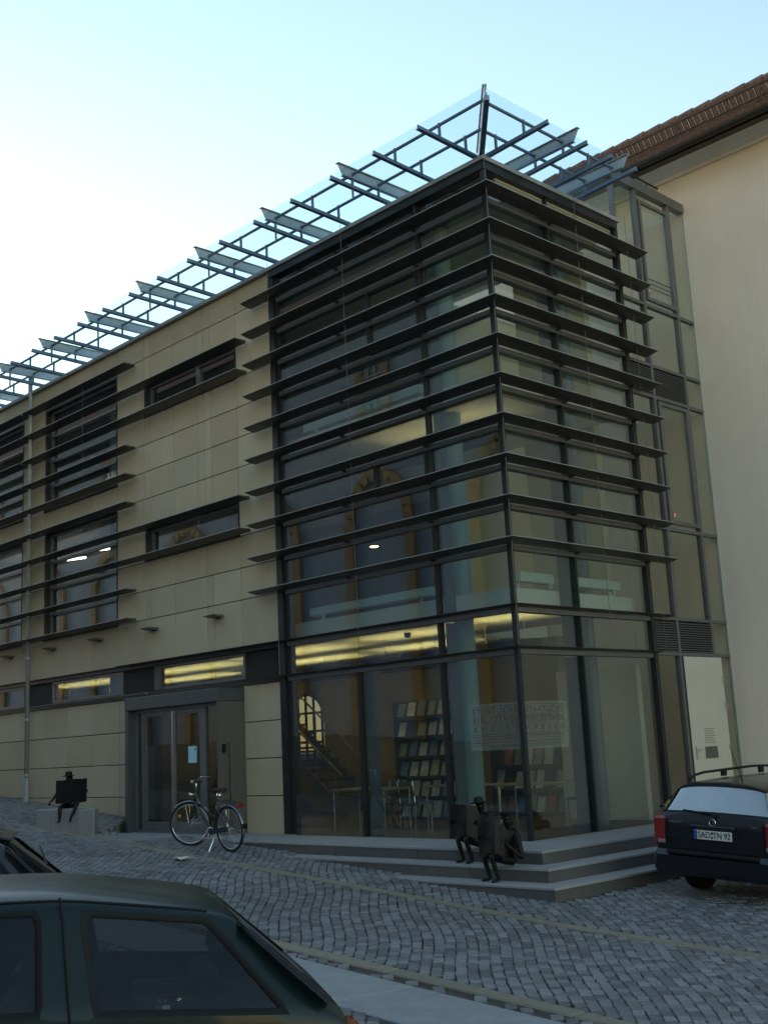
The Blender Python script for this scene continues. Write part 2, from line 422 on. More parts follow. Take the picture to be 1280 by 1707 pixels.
#@@BUILDING
# ================================================================== STEPS (granite, three risers round the corner)
steps = thing('entrance_steps', 'grey granite steps wrapping the glazed corner of the library', 'steps')
LV = [(1.03, -1.07, 0., -5.1), (1.385, -1.42, -.15, -3.6), (1.73, -1.76, -.30, -1.3)]
for i, (ex, ey, z, xl) in enumerate(LV):
    T = .34 if i else 1.2
    # run along the street side
    cuts = [xl]+[c for c in (-4.2, -2.6, -1.0, .2) if c > xl+.3 and not (i == 0 and c > 0)]+[ex]
    for a, b in zip(cuts[:-1], cuts[1:]):
        e = .004
        last = (b == ex)
        inner = ey+(T if i else 1.05)
        P = [(a+e, ey), (b if last else b-e, ey), ((b-(inner-ey)) if last else b-e, inner), (a+e, inner)]
        MB().prism(P, z-.17 if i < 2 else -.62, z-.032).build('riser_stone', 'shaded_riser_granite', steps)
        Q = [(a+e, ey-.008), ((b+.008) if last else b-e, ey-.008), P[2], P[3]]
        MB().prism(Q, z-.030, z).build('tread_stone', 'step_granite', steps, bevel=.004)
    # run along the side street
    ce = [ey, .6, 2.2, 3.9, 5.48]
    for a, b in zip(ce[:-1], ce[1:]):
        first = (a == ey); e = .004; inner = ex-(T if i else 1.01)
        P = [(ex, a if first else a+e), (ex, b-e), (inner, b-e), (inner, (a+(ex-inner)) if first else a+e)]
        MB().prism(P, z-.17 if i < 2 else -.66, z-.032).build('riser_stone', 'shaded_riser_granite', steps)
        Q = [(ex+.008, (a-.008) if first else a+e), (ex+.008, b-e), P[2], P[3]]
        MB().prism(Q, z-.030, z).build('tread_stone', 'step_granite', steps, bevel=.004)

# ================================================================== LIBRARY BUILDING
lib = thing('library_building', 'modern library with beige stone cladding, glazed corner and dark louvres', 'building')
FIN_Z = [9.0-.5645*k for k in range(10)]
TOP = 9.5
# ---- backing wall and stone panels
rects = []
def panels(x0, x1, zs, cols=None):
    for a, b in zip(zs[:-1], zs[1:]):
        rects.append((x0, x1, a, b))
ROWS = [3.06, 3.87, 4.42, 4.98, 6.21, 6.75, 7.30, 7.85, 9.06, TOP]
panels(-6, -5, ROWS); panels(-10, -9, ROWS); panels(-14, -13, ROWS)
for (a, b) in ((-6.8, -6), (-7, -6.8), (-8, -7), (-8.8, -8), (-9, -8.8)):
    panels(a, b, [3.06, 3.87, 4.42, 4.98]); panels(a, b, [5.66, 6.21, 6.75, 7.30, 7.85]); panels(a, b, [8.53, 9.06, TOP])
for w0 in (-10, -14):
    for k in range(3):
        a, b = w0-k-1, w0-k
        panels(a, b, [3.06, 3.86]); panels(a, b, [6.22, 6.66]); panels(a, b, [8.98, TOP])
for (a, b) in ((-6, -5), ):
    panels(a, b, [-.02, .6, 1.2, 1.8, 2.41])
for k in range(8):
    a, b = -9.95-k-(.0 if k else 0), -8.95-k
    panels(a, b, [gz(b)-.1 if b < -8.9 else 0, .6, 1.2, 1.8, 2.41])
bw = MB()
for (a, b, c, d) in rects: bw.box(a, b, .045, .30, c, d)
bw.box(-40, -17, .0, .3, -.2, TOP)                      # continues out of the picture
wall = bw.build('facade_wall', 'backing', lib)
for (a, b, c, d) in rects:
    h = .007
    MB().box(a+h, b-h, 0, .043, c+h, d-h).build('stone_panel', random.choice(('stone', 'stone', 'stone_grey')), wall, bevel=.004)
# body behind: floors, back walls, roof
rm = MB().box(-40, -3.9, .32, 5.42, 9.30, 9.44); rm.box(-3.9, -.05, .32, 3.28, 9.30, 9.44)
roof_slab = rm.build('roof_slab', 'ceiling', lib)
for z0, z1 in ((3.12, 3.36), (6.24, 6.5)):
    q = MB().box(-17, -3.7, .34, 5.40, z0, z1); q.box(-3.7, -.34, .34, 3.30, z0, z1); q.build('floor_slab', 'ceiling', lib)
MB().box(-17, -.08, .14, 5.42, -.30, -.012).build('ground_floor', 'parquet', lib)
MB().box(-17.3, -17, .3, 5.42, -.3, 9.3).build('interior_wall', 'room_wall', lib)
# back walls; the ground-floor one has an arched opening towards a courtyard
for z0, z1 in ((3.36, 6.24), (6.5, 9.3)):
    MB().box(-17, -4.0, 5.0, 5.2, z0, z1).build('interior_wall', 'room_wall', lib)
AX, AR, AZ = -10.45, .70, 1.85    # arch centre x, radius, springing height
ab = MB(); n = 14
arc = [(AX-AR*math.cos(math.pi*i/n), AZ+AR*math.sin(math.pi*i/n)) for i in range(n+1)]
outl = [(-17, 3.12)]+[(p[0], 3.12) for p in arc]+[(-3.2, 3.12)]
for (p, q) in zip(arc[:-1], arc[1:]): ab.extrude([(p[0], 5.0, p[1]), (q[0], 5.0, q[1]), (q[0], 5.0, 3.12), (p[0], 5.0, 3.12)], (0, .2, 0))
ab.box(-17, AX-AR, 5.0, 5.2, 0, 3.12); ab.box(AX+AR, -3.2, 5.0, 5.2, 0, 3.12); ab.box(AX-AR, AX+AR, 5.0, 5.2, 0, .95)
bwall = ab.build('interior_wall', 'back_wall', lib)
aw = MB()
for dx in (-.55, -.27, 0, .27, .55): aw.box(AX+dx-.022, AX+dx+.022, 5.06, 5.10, .95, AZ+math.sqrt(max(0, AR*AR-dx*dx)))
for z in (1.0, 1.36, 1.72, 2.12): aw.box(AX-AR*.98, AX+AR*.98, 5.055, 5.105, z-.025, z+.025)
aw.tube([(p[0], 5.08, p[1]) for p in arc], .045, 6)
aw.build('arched_window_bars', 'dark_metal', bwall)
MB().box(AX-AR, AX+AR, 5.112, 5.118, .95, AZ+AR).build('arched_window_glass', 'dimming_glass', bwall)
# upper corner rooms: partition between corner room and glazed stair
for z0, z1 in ((3.36, 6.24), (6.5, 9.3)):
    MB().box(-3.9, -3.7, 3.3, 5.4, z0, z1).build('interior_wall', 'corner_room', lib)
    MB().box(-2.2, -.75, 3.25, 3.40, z0, z1).build('interior_wall', 'corner_room', lib)
MB().box(-2.0, -.45, 3.36, 3.48, 0, 2.35).build('white_partition', 'door_white', lib)
# columns
for cx, cy, r in ((-1.64, .8, .15), (-6.4, .8, .16), (-11.5, .9, .16)):
    MB().lathe([(r, 0), (r, 9.3)], 24, (cx, cy, -.01)).build('column', 'teal_paint', lib, smooth=False)
MB().lathe([(.09, 0), (.09, 9.3)], 16, (-.55, 2.36, -.01)).build('column', 'grey_post', lib)

# ---- coping
cp = MB()
cp.box(-40, .08, -.08, .30, 9.505, 9.575); cp.box(-.30, .08, .30, 3.30, 9.505, 9.575)
cop = cp.build('coping', 'zinc', lib, bevel=.006)
ft = MB(); ft.box(-4.95, .05, -.05, .25, 9.38, 9.503); ft.box(-.25, .05, .25, 3.25, 9.38, 9.503)
ft.build('fascia', 'dark_metal', lib)

# ---- glazed corner (curtain wall)
cf = MB()
cf.box(-5., -4.86, -.02, .22, 0, 9.38)                   # left jamb
cf.box(-4.86, -4.79, .02, .16, 0, 9.38)
curt = cf.build('curtain_wall_frame', 'dark_metal', lib)
MB().box(-.035, .03, -.03, .035, 0, 9.38).build('corner_post', 'dark_metal', curt)
MB().box(-.06, .03, 3.19, 3.28, 0, 9.38).build('end_post', 'dark_metal', curt)
lev = [9.38]+[z-.045 for z in FIN_Z]+[3.03, 2.47, 0.0]
def transom_A(x0, x1, z, h=.05, d0=-.015, d1=.10): MB().box(x0, x1, d0, d1, z-h, z).build('transom', 'rail_metal', curt)
def transom_B(y0, y1, z, h=.05): MB().box(-.10, .015, y0, y1, z-h, z).build('transom', 'rail_metal', curt)
for z in lev[1:-1]:
    transom_A(-4.79, -.035, z, .065); transom_B(.035, 3.19, z, .065)
for (xm, z0, z1) in ((-1.40, 3.03, 9.38), (-1.40, 0, 2.40), (-1.40, 2.47, 2.96), (-3.14, 0, 2.40)):
    zs = [z0]+[z-.0325 for z in lev[1:-1][::-1] if z0 < z-.07 and z < z1+.01]+[z1]
    MB().box(xm-.022, xm+.022, -.012, .09, z0, z1).build('mullion', 'dark_metal', curt)
    MB().box(xm+.02, xm+.045, .12, .34, z0, z1).build('glass_fin', 'grey_post', curt)
for (z0, z1) in ((0, 2.40), (2.47, 9.38)):
    MB().box(-.09, .012, 1.41, 1.45, z0, z1).build('mullion', 'dark_metal', curt)
    MB().box(-.34, -.12, 1.45, 1.475, z0, z1).build('glass_fin', 'grey_post', curt)
# panes: one per cell
colsA = [-4.79, -1.42, -.035]; colsB = [.035, 1.43, 3.19]
def pane_A(x0, x1, z0, z1): MB().box(x0, x1, .040, .048, z0, z1).build('glass_pane', 'glass', curt)
def pane_B(y0, y1, z0, z1): MB().box(-.048, -.040, y0, y1, z0, z1).build('glass_pane', 'glass', curt)
for a, b in zip(lev[1:]+[], lev[:-1]):
    cA = [-4.79, -3.14, -1.40, -.035] if b < 2.5 else [-4.79, -1.40, -.035]
    for x0, x1 in zip(cA[:-1], cA[1:]): pane_A(x0+.004, x1-.004, a+.002, b-.03)
    for y0, y1 in zip([.035, 1.43], [1.43, 3.19]): pane_B(y0+.004, y1-.004, a+.002, b-.03)
# opening casements behind the louvres
for (x0, x1, z0, z1) in ((-2.58, -1.44, 7.30, 8.34), (-2.58, -1.44, 5.02, 5.56)):
    m = MB(); f = .055
    m.box(x0, x1, -.008, .07, z1-f, z1); m.box(x0, x1, -.008, .07, z0, z0+f); m.box(x0, x0+f, -.010, .072, z0+f, z1-f); m.box(x1-f, x1, -.010, .072, z0+f, z1-f)
    m.build('casement_frame', 'dark_metal', curt)

# ---- louvres (wing profile, mitred at the corner)
def fin_profile(w=.25, n=7, t=.048):      # (offset outwards, z) ; flat top, curved belly
    top = [(w*i/n, 0.) for i in range(n+1)]
    bot = [(w*(1-i/n), -t*math.sin(math.pi*min(1, (i/n)*.5+.0))**.8 if i else -.004) for i in range(1, n+1)]
    return top+[(w, -.006)]+bot
PROF = fin_profile()
def fin(path, z, name='louvre', w=1., t=1., mat='fin_metal'):
    """path: list of (base point, outward direction); the profile is swept between the stations"""
    m = MB(); n = len(PROF)
    for (p, o) in path:
        for (q, dz) in PROF: m.v.append((p[0]+o[0]*(q*w), p[1]+o[1]*(q*w), z+dz*t))
    for i in range(len(path)-1):
        m.f += [(i*n+k, i*n+(k+1) % n, (i+1)*n+(k+1) % n, (i+1)*n+k) for k in range(n)]
    m.f += [tuple(range(n))[::-1], tuple(range((len(path)-1)*n, len(path)*n))]
    ob = m.build(name, mat, lib); bm = bmesh.new(); bm.from_mesh(ob.data); bmesh.ops.recalc_face_normals(bm, faces=bm.faces); bm.to_mesh(ob.data); bm.free()
    if name == 'louvre':                                 # light strip added as the sky highlight along the outer edge
        q = MB(); a_ = .2495*w
        for (p, o) in path:
            for (d_, dz) in ((a_, .003), (a_+.007, .001), (a_+.007, -.008), (a_, -.008)): q.v.append((p[0]+o[0]*d_, p[1]+o[1]*d_, z+dz))
        for i in range(len(path)-1): q.f += [(i*4+k, i*4+(k+1) % 4, (i+1)*4+(k+1) % 4, (i+1)*4+k) for k in range(4)]
        q.f += [(3, 2, 1, 0), tuple(range((len(path)-1)*4, len(path)*4))]
        q.build('edge_highlight', 'zinc', ob)
    return ob
OFF = .07
for k, z in enumerate(FIN_Z):
    xl, yr = -5.42, 3.67
    fin([((xl, -OFF), (0, -1)), ((OFF, -OFF), (1, -1)), ((OFF, yr), (1, 0))], z)
for z, w_ in ((3.06, .85), (2.50, .75)):
    xl, yr = (-40, 3.67) if z > 3 else (-40, 3.30)
    fin([((-9.9 if z > 3 else -5.9, -.02), (0, -1)), ((.02, -.02), (1, -1)), ((.02, yr), (1, 0))], z, 'ledge', w_*.62, .55)
fin([((-17, -.02), (0, -1)), ((-8.93, -.02), (0, -1))], 2.50, 'ledge', .3, .5, 'zinc')
# brackets holding the louvres off the wall
for z in FIN_Z:
    for x in (-4.9, -3.2, -1.4):
        MB().box(x-.012, x+.012, -OFF-.03, -.012, z-.075, z-.03).build('louvre_bracket', 'dark_metal', lib)
    for y in (1.43, 3.2):
        MB().box(.012, OFF+.03, y-.012, y+.012, z-.075, z-.03).build('louvre_bracket', 'dark_metal', lib)
# louvres over the punched windows
big = [FIN_Z[i] for i in range(5)]+[FIN_Z[i] for i in range(5, 10)]
for i, z in enumerate(FIN_Z):
    a, b = (-13.55, -9.22)
    fin([((a, -OFF), (0, -1)), ((b, -OFF), (0, -1))], z)
    fin([((-17.5, -OFF), (0, -1)), ((-13.62, -OFF), (0, -1))], z)
    if i in (1, 2, 6, 7):
        fin([((-9.20, -OFF), (0, -1)), ((-5.60, -OFF), (0, -1))], z-.006)
# suspension rods
for x in (-4.75, -2.85): MB().tube([(x, -.22, 2.5), (x, -.22, 9.55)], .004, 5).build('suspension_rod', 'rail_metal', lib)
for y in (1.85, 3.22): MB().tube([(.22, y, 2.5), (.22, y, 9.55)], .004, 5).build('suspension_rod', 'rail_metal', lib)
MB().tube([(.21, -.21, 2.5), (.21, -.21, 9.52)], .004, 5).build('suspension_rod', 'rail_metal', lib)
for x in (-12.75, -11.0, -8.7, -6.9): MB().tube([(x, -.22, 4.5), (x, -.22, 9.0)], .003, 5).build('suspension_rod', 'rail_metal', lib)

# ---- punched windows
def window(x0, x1, z0, z1, trans=(), mulls=(), panes_glass='glass'):
    m = MB(); f = .06; y0, y1 = .10, .17
    m.box(x0, x1, .0, .28, z1-.05, z1); m.box(x0, x1, -.03, .28, z0, z0+.05); m.box(x0, x0+.05, -.0, .28, z0+.05, z1-.05); m.box(x1-.05, x1, -.0, .28, z0+.05, z1-.05)
    a, b, c, d = x0+.05, x1-.05, z0+.05, z1-.05
    win = m.build('window', 'dark_metal', lib)
    fr = MB(); fr.box(a, b, y0, y1, d-f, d); fr.box(a, b, y0, y1, c, c+f); fr.box(a, a+f, y0, y1, c+f, d-f); fr.box(b-f, b, y0, y1, c+f, d-f)
    fr.build('frame', 'rail_metal', win)
    zs = [c+f]+sorted(trans)+[d-f]; xs_ = [a+f]+sorted(mulls)+[b-f]
    for t in trans: MB().box(a+f, b-f, y0+.004, y1-.004, t-.03, t+.03).build('transom', 'rail_metal', win)
    for t in mulls: MB().box(t-.05, t+.05, y0-.004, y1+.004, c+f, d-f).build('mullion', 'rail_metal', win)
    for p, q in zip(zs[:-1], zs[1:]):
        for u, v in zip(xs_[:-1], xs_[1:]): MB().box(u+.03*(u in mulls), v-.03*(v in mulls), .132, .140, p, q).build('pane', panes_glass, win)
    return win
window(-9, -6, 7.85, 8.53, mulls=(-7.3,)); window(-9, -6, 4.98, 5.66)
for w0 in (-10, -14):
    window(w0-3, w0, 6.66, 8.98, trans=[FIN_Z[i]-.06 for i in (1, 2, 3)])
    window(w0-3, w0, 3.86, 6.22, trans=[FIN_Z[i]-.06 for i in (6, 7, 8)])
# ground floor strip of windows and dark panels
band = MB(); band.box(-17, -4.99, .05, .26, 2.42, 2.52); band.box(-17, -4.99, .05, .26, 2.98, 3.055)
bandf = band.build('window_band', 'dark_metal', lib)
for (a, b) in ((-13.95, -12.75), (-9.95, -8.82), (-6.05, -5.0)): MB().box(a, b, .10, .22, 2.53, 2.97).build('dark_panel', 'backing', bandf)
for (a, b) in ((-17, -14.0), (-12.75, -9.95), (-8.82, -6.05)):
    m = MB(); f = .05
    m.box(a, b, .08, .15, 2.53, 2.53+f); m.box(a, b, .08, .15, 2.97-f, 2.97); m.box(a, a+f, .08, .15, 2.53+f, 2.97-f); m.box(b-f, b, .08, .15, 2.53+f, 2.97-f)
    m.build('window_frame', 'rail_metal', bandf)
    MB().box(a+f, b-f, .11, .118, 2.53+f, 2.97-f).build('pane', 'glass', bandf)
MB().box(-8.82, -8.60, .06, .14, 2.53, 2.97).build('window_frame', 'portal', bandf)
# little wing lamps on the stone
for x in (-14.47, -12.56, -10.68, -8.70, -6.66):
    m = MB(); m.v = []
    for t in (0, 1):
        for (q, dz) in PROF: m.v.append((x-.16+.32*t, -.02-q*.85, 3.68+dz*.8))
    n = len(PROF); m.f = [(k, (k+1) % n, n+(k+1) % n, n+k) for k in range(n)]+[tuple(range(n))[::-1], tuple(range(n, 2*n))]
    lp = m.build('wall_lamp', 'rail_metal', lib); MB().box(x-.03, x+.03, -.05, .0, 3.62, 3.67).build('lamp_bracket', 'dark_metal', lp)

# ---- downpipe
dp = MB(); dp.tube([(-13.42, -.14, .50), (-13.42, -.14, 9.30), (-13.42, -.16, 9.46), (-13.42, -.16, 9.84)], .048, 12)
dpo = dp.build('downpipe', 'zinc', lib, smooth=True)
for z in (1.05, 2.2, 3.5, 4.9, 6.3, 7.6, 8.8): MB().lathe([(.053, 0), (.058, .01), (.058, .04), (.053, .05)], 12, (-13.42, -.14, z)).build('pipe_clip', 'zinc', dpo)
MB().lathe([(.066, .5), (.066, 1.0), (.05, 1.02)], 12, (-13.42, -.14, 0)).build('pipe_base', 'zinc', dpo)

# ---- entrance portal
pm = MB(); PY = -.535
pm.box(-8.90, -6.0, PY, .04, 2.16, 2.385)                         # lintel
pm.box(-8.90, -8.80, PY+.004, .04, -.02, 2.16)
portal = pm.build('entrance_portal', 'portal', lib, bevel=.008)
MB().box(-6.06, -6.0, PY+.004, .04, -.02, 2.157).build('side_panel', 'portal_side', portal)
MB().box(-5.985, -5.955, -.34, -.30, .10, 1.48).build('handrail_plate', 'plaque', portal)
MB().box(-5.998, -5.96, -.47, -.42, 1.32, 1.46).build('card_reader', 'plastic', portal)
DY = PY+.14
dr = MB()
for (a, b) in ((-8.80, -8.70), (-8.52, -8.44), (-6.66, -6.54), (-6.14, -6.06)): dr.box(a, b, DY-.02, DY+.05, .07, 2.10)
dr.box(-8.80, -6.06, DY-.03, DY+.06, 2.10, 2.158); dr.box(-8.80, -6.06, DY-.02, DY+.05, 0, .07)
door = dr.build('door_frame', 'rail_metal', portal)
for (a, b) in ((-8.70, -8.52), (-6.54, -6.14)): MB().box(a, b, DY+.01, DY+.018, .07, 2.10).build('side_light', 'door_glass', door)
for (a, b) in ((-8.43, -7.54), (-7.51, -6.67)):
    m = MB(); f = .055
    m.box(a, b, DY-.012, DY+.03, .075, .20); m.box(a, b, DY-.012, DY+.03, 2.02, 2.095); m.box(a, a+f, DY-.012, DY+.03, .20, 2.02); m.box(b-f, b, DY-.012, DY+.03, .20, 2.02)
    lf = m.build('door_leaf', 'rail_metal', door); MB().box(a+f, b-f, DY+.006, DY+.012, .20, 2.02).build('pane', 'door_glass', lf)
MB().box(-7.545, -7.505, DY-.03, DY-.014, .08, 2.09).build('meeting_strip', 'chrome', door)
MB().box(-7.08, -6.83, DY-.004, DY+.0, 1.18, 1.46).build('notice', 'notice', door)
MB().box(-6.88, -6.85, DY-.006, DY-.005, 1.38, 1.43).build('notice_mark', 'plate_blue', door)

# ---- link glazing between library and neighbour (plane x = 0, y 3.28 .. 5.5)
LZ = 10.34
lk = MB()
lk.box(-.09, -.0, 3.92, 3.99, 0, LZ); lk.box(-.09, -.0, 4.93, 5.00, 0, LZ); lk.box(-.10, .02, 3.10, 5.46, LZ, LZ+.17)
lk.box(-.09, -.0, 3.28, 3.33, 9.58, LZ)
link = lk.build('link_frame', 'rail_metal', lib)
for z in (8.30, 7.23, 6.69, 4.50, 3.05, 2.50): MB().box(-.085, -.004, 3.29, 5.46, z-.05, z).build('transom', 'rail_metal', link)
cells = [(3.29, 3.92), (3.99, 4.93), (5.0, 5.46)]; zz = [LZ, 8.30, 7.23, 6.69, 4.50, 3.05, 2.50, 0.]
for top_, bot in zip(zz[:-1], zz[1:]):
    for ci, (a, b) in enumerate(cells):
        if ci < 2 and (top_, bot) in ((7.23, 6.69), (3.05, 2.50)): continue
        if ci == 1 and bot == 0.: continue
        MB().box(-.05, -.042, a, b, bot, top_-.05).build('glass_pane', 'link_glass', link)
for (z0, z1, y0, y1) in ((6.69, 7.18, 3.34, 4.93), (2.50, 3.0, 3.34, 4.93)):
    n = 13
    for i in range(n):
        z = z0+.01+i*(z1-z0-.02)/n
        MB().extrude([(-.06, y0, z), (-.012, y0, z-.0), (-.012, y0, z+.010), (-.06, y0, z+.030)], (0, y1-y0, 0)).build('grille_slat', 'rail_metal', link)
    MB().box(-.08, -.065, y0, y1, z0, z1).build('grille_back', 'backing', link)
for (a, b, c, d) in ((4.02, 4.90, 8.36, 10.18), (4.02, 4.90, 4.56, 6.60)):
    m = MB(); f = .06
    m.box(-.03, .02, a, b, d-f, d); m.box(-.03, .02, a, b, c, c+f); m.box(-.03, .02, a, a+f, c+f, d-f); m.box(-.03, .02, b-f, b, c+f, d-f)
    m.build('casement_frame', 'rail_metal', link)
MB().box(-.03, -.022, 5.47, 5.495, 0, LZ).build('edge_seal', 'teal_paint', link)
for (y, z) in ((4.18, 8.58), (4.25, 4.73)):
    st = MB().box(-.040, -.036, y-.035, y+.035, z-.055, z+.055).build('sticker', 'sticker_red', link)
    MB().box(-.0355, -.034, y-.018, y+.018, z-.035, z+.03).build('sticker_symbol', 'sticker_white', st)
for z in (8.62, 8.70, 8.78): MB().tube([(-.02, 4.05, z), (-.02, 4.98, z)], .009, 6).build('guard_rail', 'rail_metal', link)
sd = MB().box(-.045, .004, 4.02, 5.15, .0, 2.44).build('service_door', 'door_white', link, bevel=.006)
MB().box(-.05, .008, 3.985, 4.018, 0, 2.45).build('door_jamb', 'backing', sd)
for z in (2.12, 1.72, .5): MB().box(.006, .03, 5.10, 5.16, z-.10, z+.02).build('hinge', 'chrome', sd)
m = MB(); m.box(.005, .012, 4.10, 4.15, .86, 1.06); m.tube([(.008, 4.125, 1.0), (.05, 4.125, 1.0), (.05, 4.24, 1.0)], .010, 6); m.build('door_handle', 'chrome', sd)
MB().box(.006, .012, 4.38, 4.74, .86, 1.04).build('door_plate', 'plaque', sd)
for i in range(7): MB().box(.005, .0065, 4.40+.02*(i % 2), 4.72-.03*(i % 3), 1.10+i*.035, 1.108+i*.035).build('door_text_line', 'plaque', sd)
MB().tube([(-.03, 3.55, LZ+.27), (-.03, 4.75, LZ+.27)], .018, 8).build('roof_rail', 'dark_metal', link)
for y in (3.9, 4.4): MB().tube([(-.03, y, LZ+.17), (-.03, y, LZ+.27)], .014, 6).build('roof_rail_post', 'dark_metal', link)
MB().box(-3.6, -.1, 3.32, 5.40, LZ+.02, LZ+.05).build('link_roof_glass', 'canopy_glass', link)

# ---- roof canopy: cantilever plates, purlins, hangers, rafters carrying glass
cn = MB(); hip0, hip1 = Vector((-.05, .05, 9.62)), Vector((1.02, -1.05, 9.65))
def bar(m, p, q, wd, ht):
    p, q = Vector(p), Vector(q); t = (q-p).normalized(); sd_ = t.cross(Vector((0, 0, 1))).normalized()*wd; up = sd_.cross(t).normalized()*ht
    return m.obox(p-sd_/2-up/2, q-p, sd_, up)
bar(cn, hip0, hip1, .075, .07); bar(cn, hip0+Vector((0, 0, .06)), hip1+Vector((0, 0, .05)), .02, .05)
canopy = cn.build('canopy', 'canopy_steel', lib)
m = MB(); hb = Vector((-.4, .4, 9.88)); ht = Vector((.90, -.93, 9.87)); bar(m, hb, ht, .018, .16); bar(m, hb+Vector((0,0,.08)), ht+Vector((0,0,.08)), .06, .014); m.build('plate_beam', 'plate_steel', canopy)
RX = [-.12]+[-1.02-.938*k for k in range(17)]; PLX = RX[2::2]
for i, x in enumerate(RX):
    m = MB(); bar(m, (x, .55, 9.60), (x, -1.20, 9.655), .065, .016); bar(m, (x, .55, 9.635), (x, -1.20, 9.69), .014, .055)
    m.build('rafter', 'canopy_steel', canopy)
    for y in (-.75, -.20): MB().box(x-.016, x+.016, y-.016, y+.016, 9.66, 9.90).build('hanger', 'canopy_steel', canopy)
for x in PLX:
    m = MB()
    P = [(x-.006, -1.05, 9.965), (x-.006, .9, 9.965), (x-.006, .9, 9.80), (x-.006, -.95, 9.80)]
    m.extrude(P, (.012, 0, 0)); m.box(x-.035, x+.035, -1.05, .9, 9.962, 9.974); m.box(x-.035, x+.035, -.95, .9, 9.79, 9.802)
    m.build('plate_beam', 'plate_steel', canopy)
    MB().box(x-.012, x+.012, -.762, -.738, 9.50, 9.66).build('hanger', 'canopy_steel', canopy)
RY = [.12, 1.02, 1.64, 2.26]
for i, y in enumerate(RY):
    m = MB(); bar(m, (-.5, y, 9.60), (1.13, y, 9.655), .065, .016); bar(m, (-.5, y, 9.635), (1.13, y, 9.69), .014, .055); m.build('rafter', 'canopy_steel', canopy)
    for x in (.70, .18): MB().box(x-.016, x+.016, y-.016, y+.016, 9.66, 9.90).build('hanger', 'canopy_steel', canopy)
for y in (1.02, 2.26):
    m = MB(); m.extrude([(1.0, y, 9.965), (-.9, y, 9.965), (-.9, y, 9.80), (.90, y, 9.80)], (0, .012, 0)); m.box(-.9, 1.0, y-.03, y+.04, 9.966, 9.976); m.box(-.9, .9, y-.03, y+.04, 9.79, 9.799); m.build('plate_beam', 'plate_steel', canopy)
for (off, e) in ((.75, .70), (.20, .18)):
    MB().tube([(-17, -off, 9.87), (off, -off, 9.87)], .024, 8).build('purlin', 'canopy_steel', canopy)
    MB().tube([(e, -e, 9.868), (e, 2.4, 9.868)], .024, 8).build('purlin', 'canopy_steel', canopy)
prev = None
xg = [1.12]+RX
for i in range(len(RX)):
    x1_, x0_ = (RX[i-1] if i else None), RX[i]
    if i == 0: P = [(x0_+.01, -1.15), (1.05, -1.15), (0.02, -.02), (0.0, .3), (x0_+.01, .3)]
    else: P = [(x0_+.008, -1.15), (x1_-.008, -1.15), (x1_-.008, .5), (x0_+.008, .5)]
    MB().prism(P, lambda a, b: 9.705-.03*b, lambda a, b: 9.715-.03*b).build('canopy_pane', 'canopy_glass', canopy)
P = [(1.06, -1.13), (1.06, .112), (.05, .112), (.05, .02)]; MB().prism(P, lambda a, b: 9.705+.03*a, lambda a, b: 9.715+.03*a).build('canopy_pane', 'canopy_glass', canopy)
for y0, y1 in zip(RY[:-1], RY[1:]): MB().prism([(-.4, y0+.008), (1.06, y0+.008), (1.06, y1-.008), (-.4, y1-.008)], lambda a, b: 9.705+.03*a, lambda a, b: 9.715+.03*a).build('canopy_pane', 'canopy_glass', canopy)

# ---- lettering panels on the corner panes
for (o, ax, nm) in (((-.49, -.003+.04, 1.47), (1, 0, 0), 'a'), ((-.037, .52, 1.47), (0, 1, 0), 'b')):
    oo = Vector(o); axv = Vector(ax); nrm = Vector((0, -1, 0)) if nm == 'a' else Vector((1, 0, 0))
    p = oo+nrm*.004; q = MB(); q.extrude([p-axv*.47-Vector((0, 0, .31)), p+axv*.47-Vector((0, 0, .31)), p+axv*.47+Vector((0, 0, .31)), p-axv*.47+Vector((0, 0, .31))], nrm*.002)
    fp = q.build('lettering_panel', 'film', lib)
    for (txt, z, sz, wd, sp) in (('STAATLICHE', .205, .115, .80, 1.3), ('BIBLIOTHEK', .085, .115, .80, 1.3), ('AMBERG', -.035, .10, .80, 2.6)):
        text_mesh(txt, sz, 'lettering', 'letter', fp, frame3(p+nrm*.005+Vector((0, 0, z)), axv, (0, 0, 1)), .0005, wd, spacing=sp)
    ln = MB()
    for z in (.275, .145, .025, -.10, -.165, -.245):
        c = p+nrm*.0045+Vector((0, 0, z)); ln.extrude([c-axv*.42-Vector((0, 0, .003)), c+axv*.42-Vector((0, 0, .003)), c+axv*.42+Vector((0, 0, .003)), c-axv*.42+Vector((0, 0, .003))], nrm*.001)
    for z in (-.13, -.205):
        x = -.40
        while x < .38:
            L = random.uniform(.02, .08); c = p+nrm*.0045+Vector((0, 0, z+random.uniform(-.006, .006))); ln.extrude([c+axv*x-Vector((0, 0, .005)), c+axv*(x+L)-Vector((0, 0, .005)), c+axv*(x+L)+Vector((0, 0, .005)), c+axv*x+Vector((0, 0, .005))], nrm*.001); x += L+.02
    ln.build('ruled_lines', 'letter', fp)

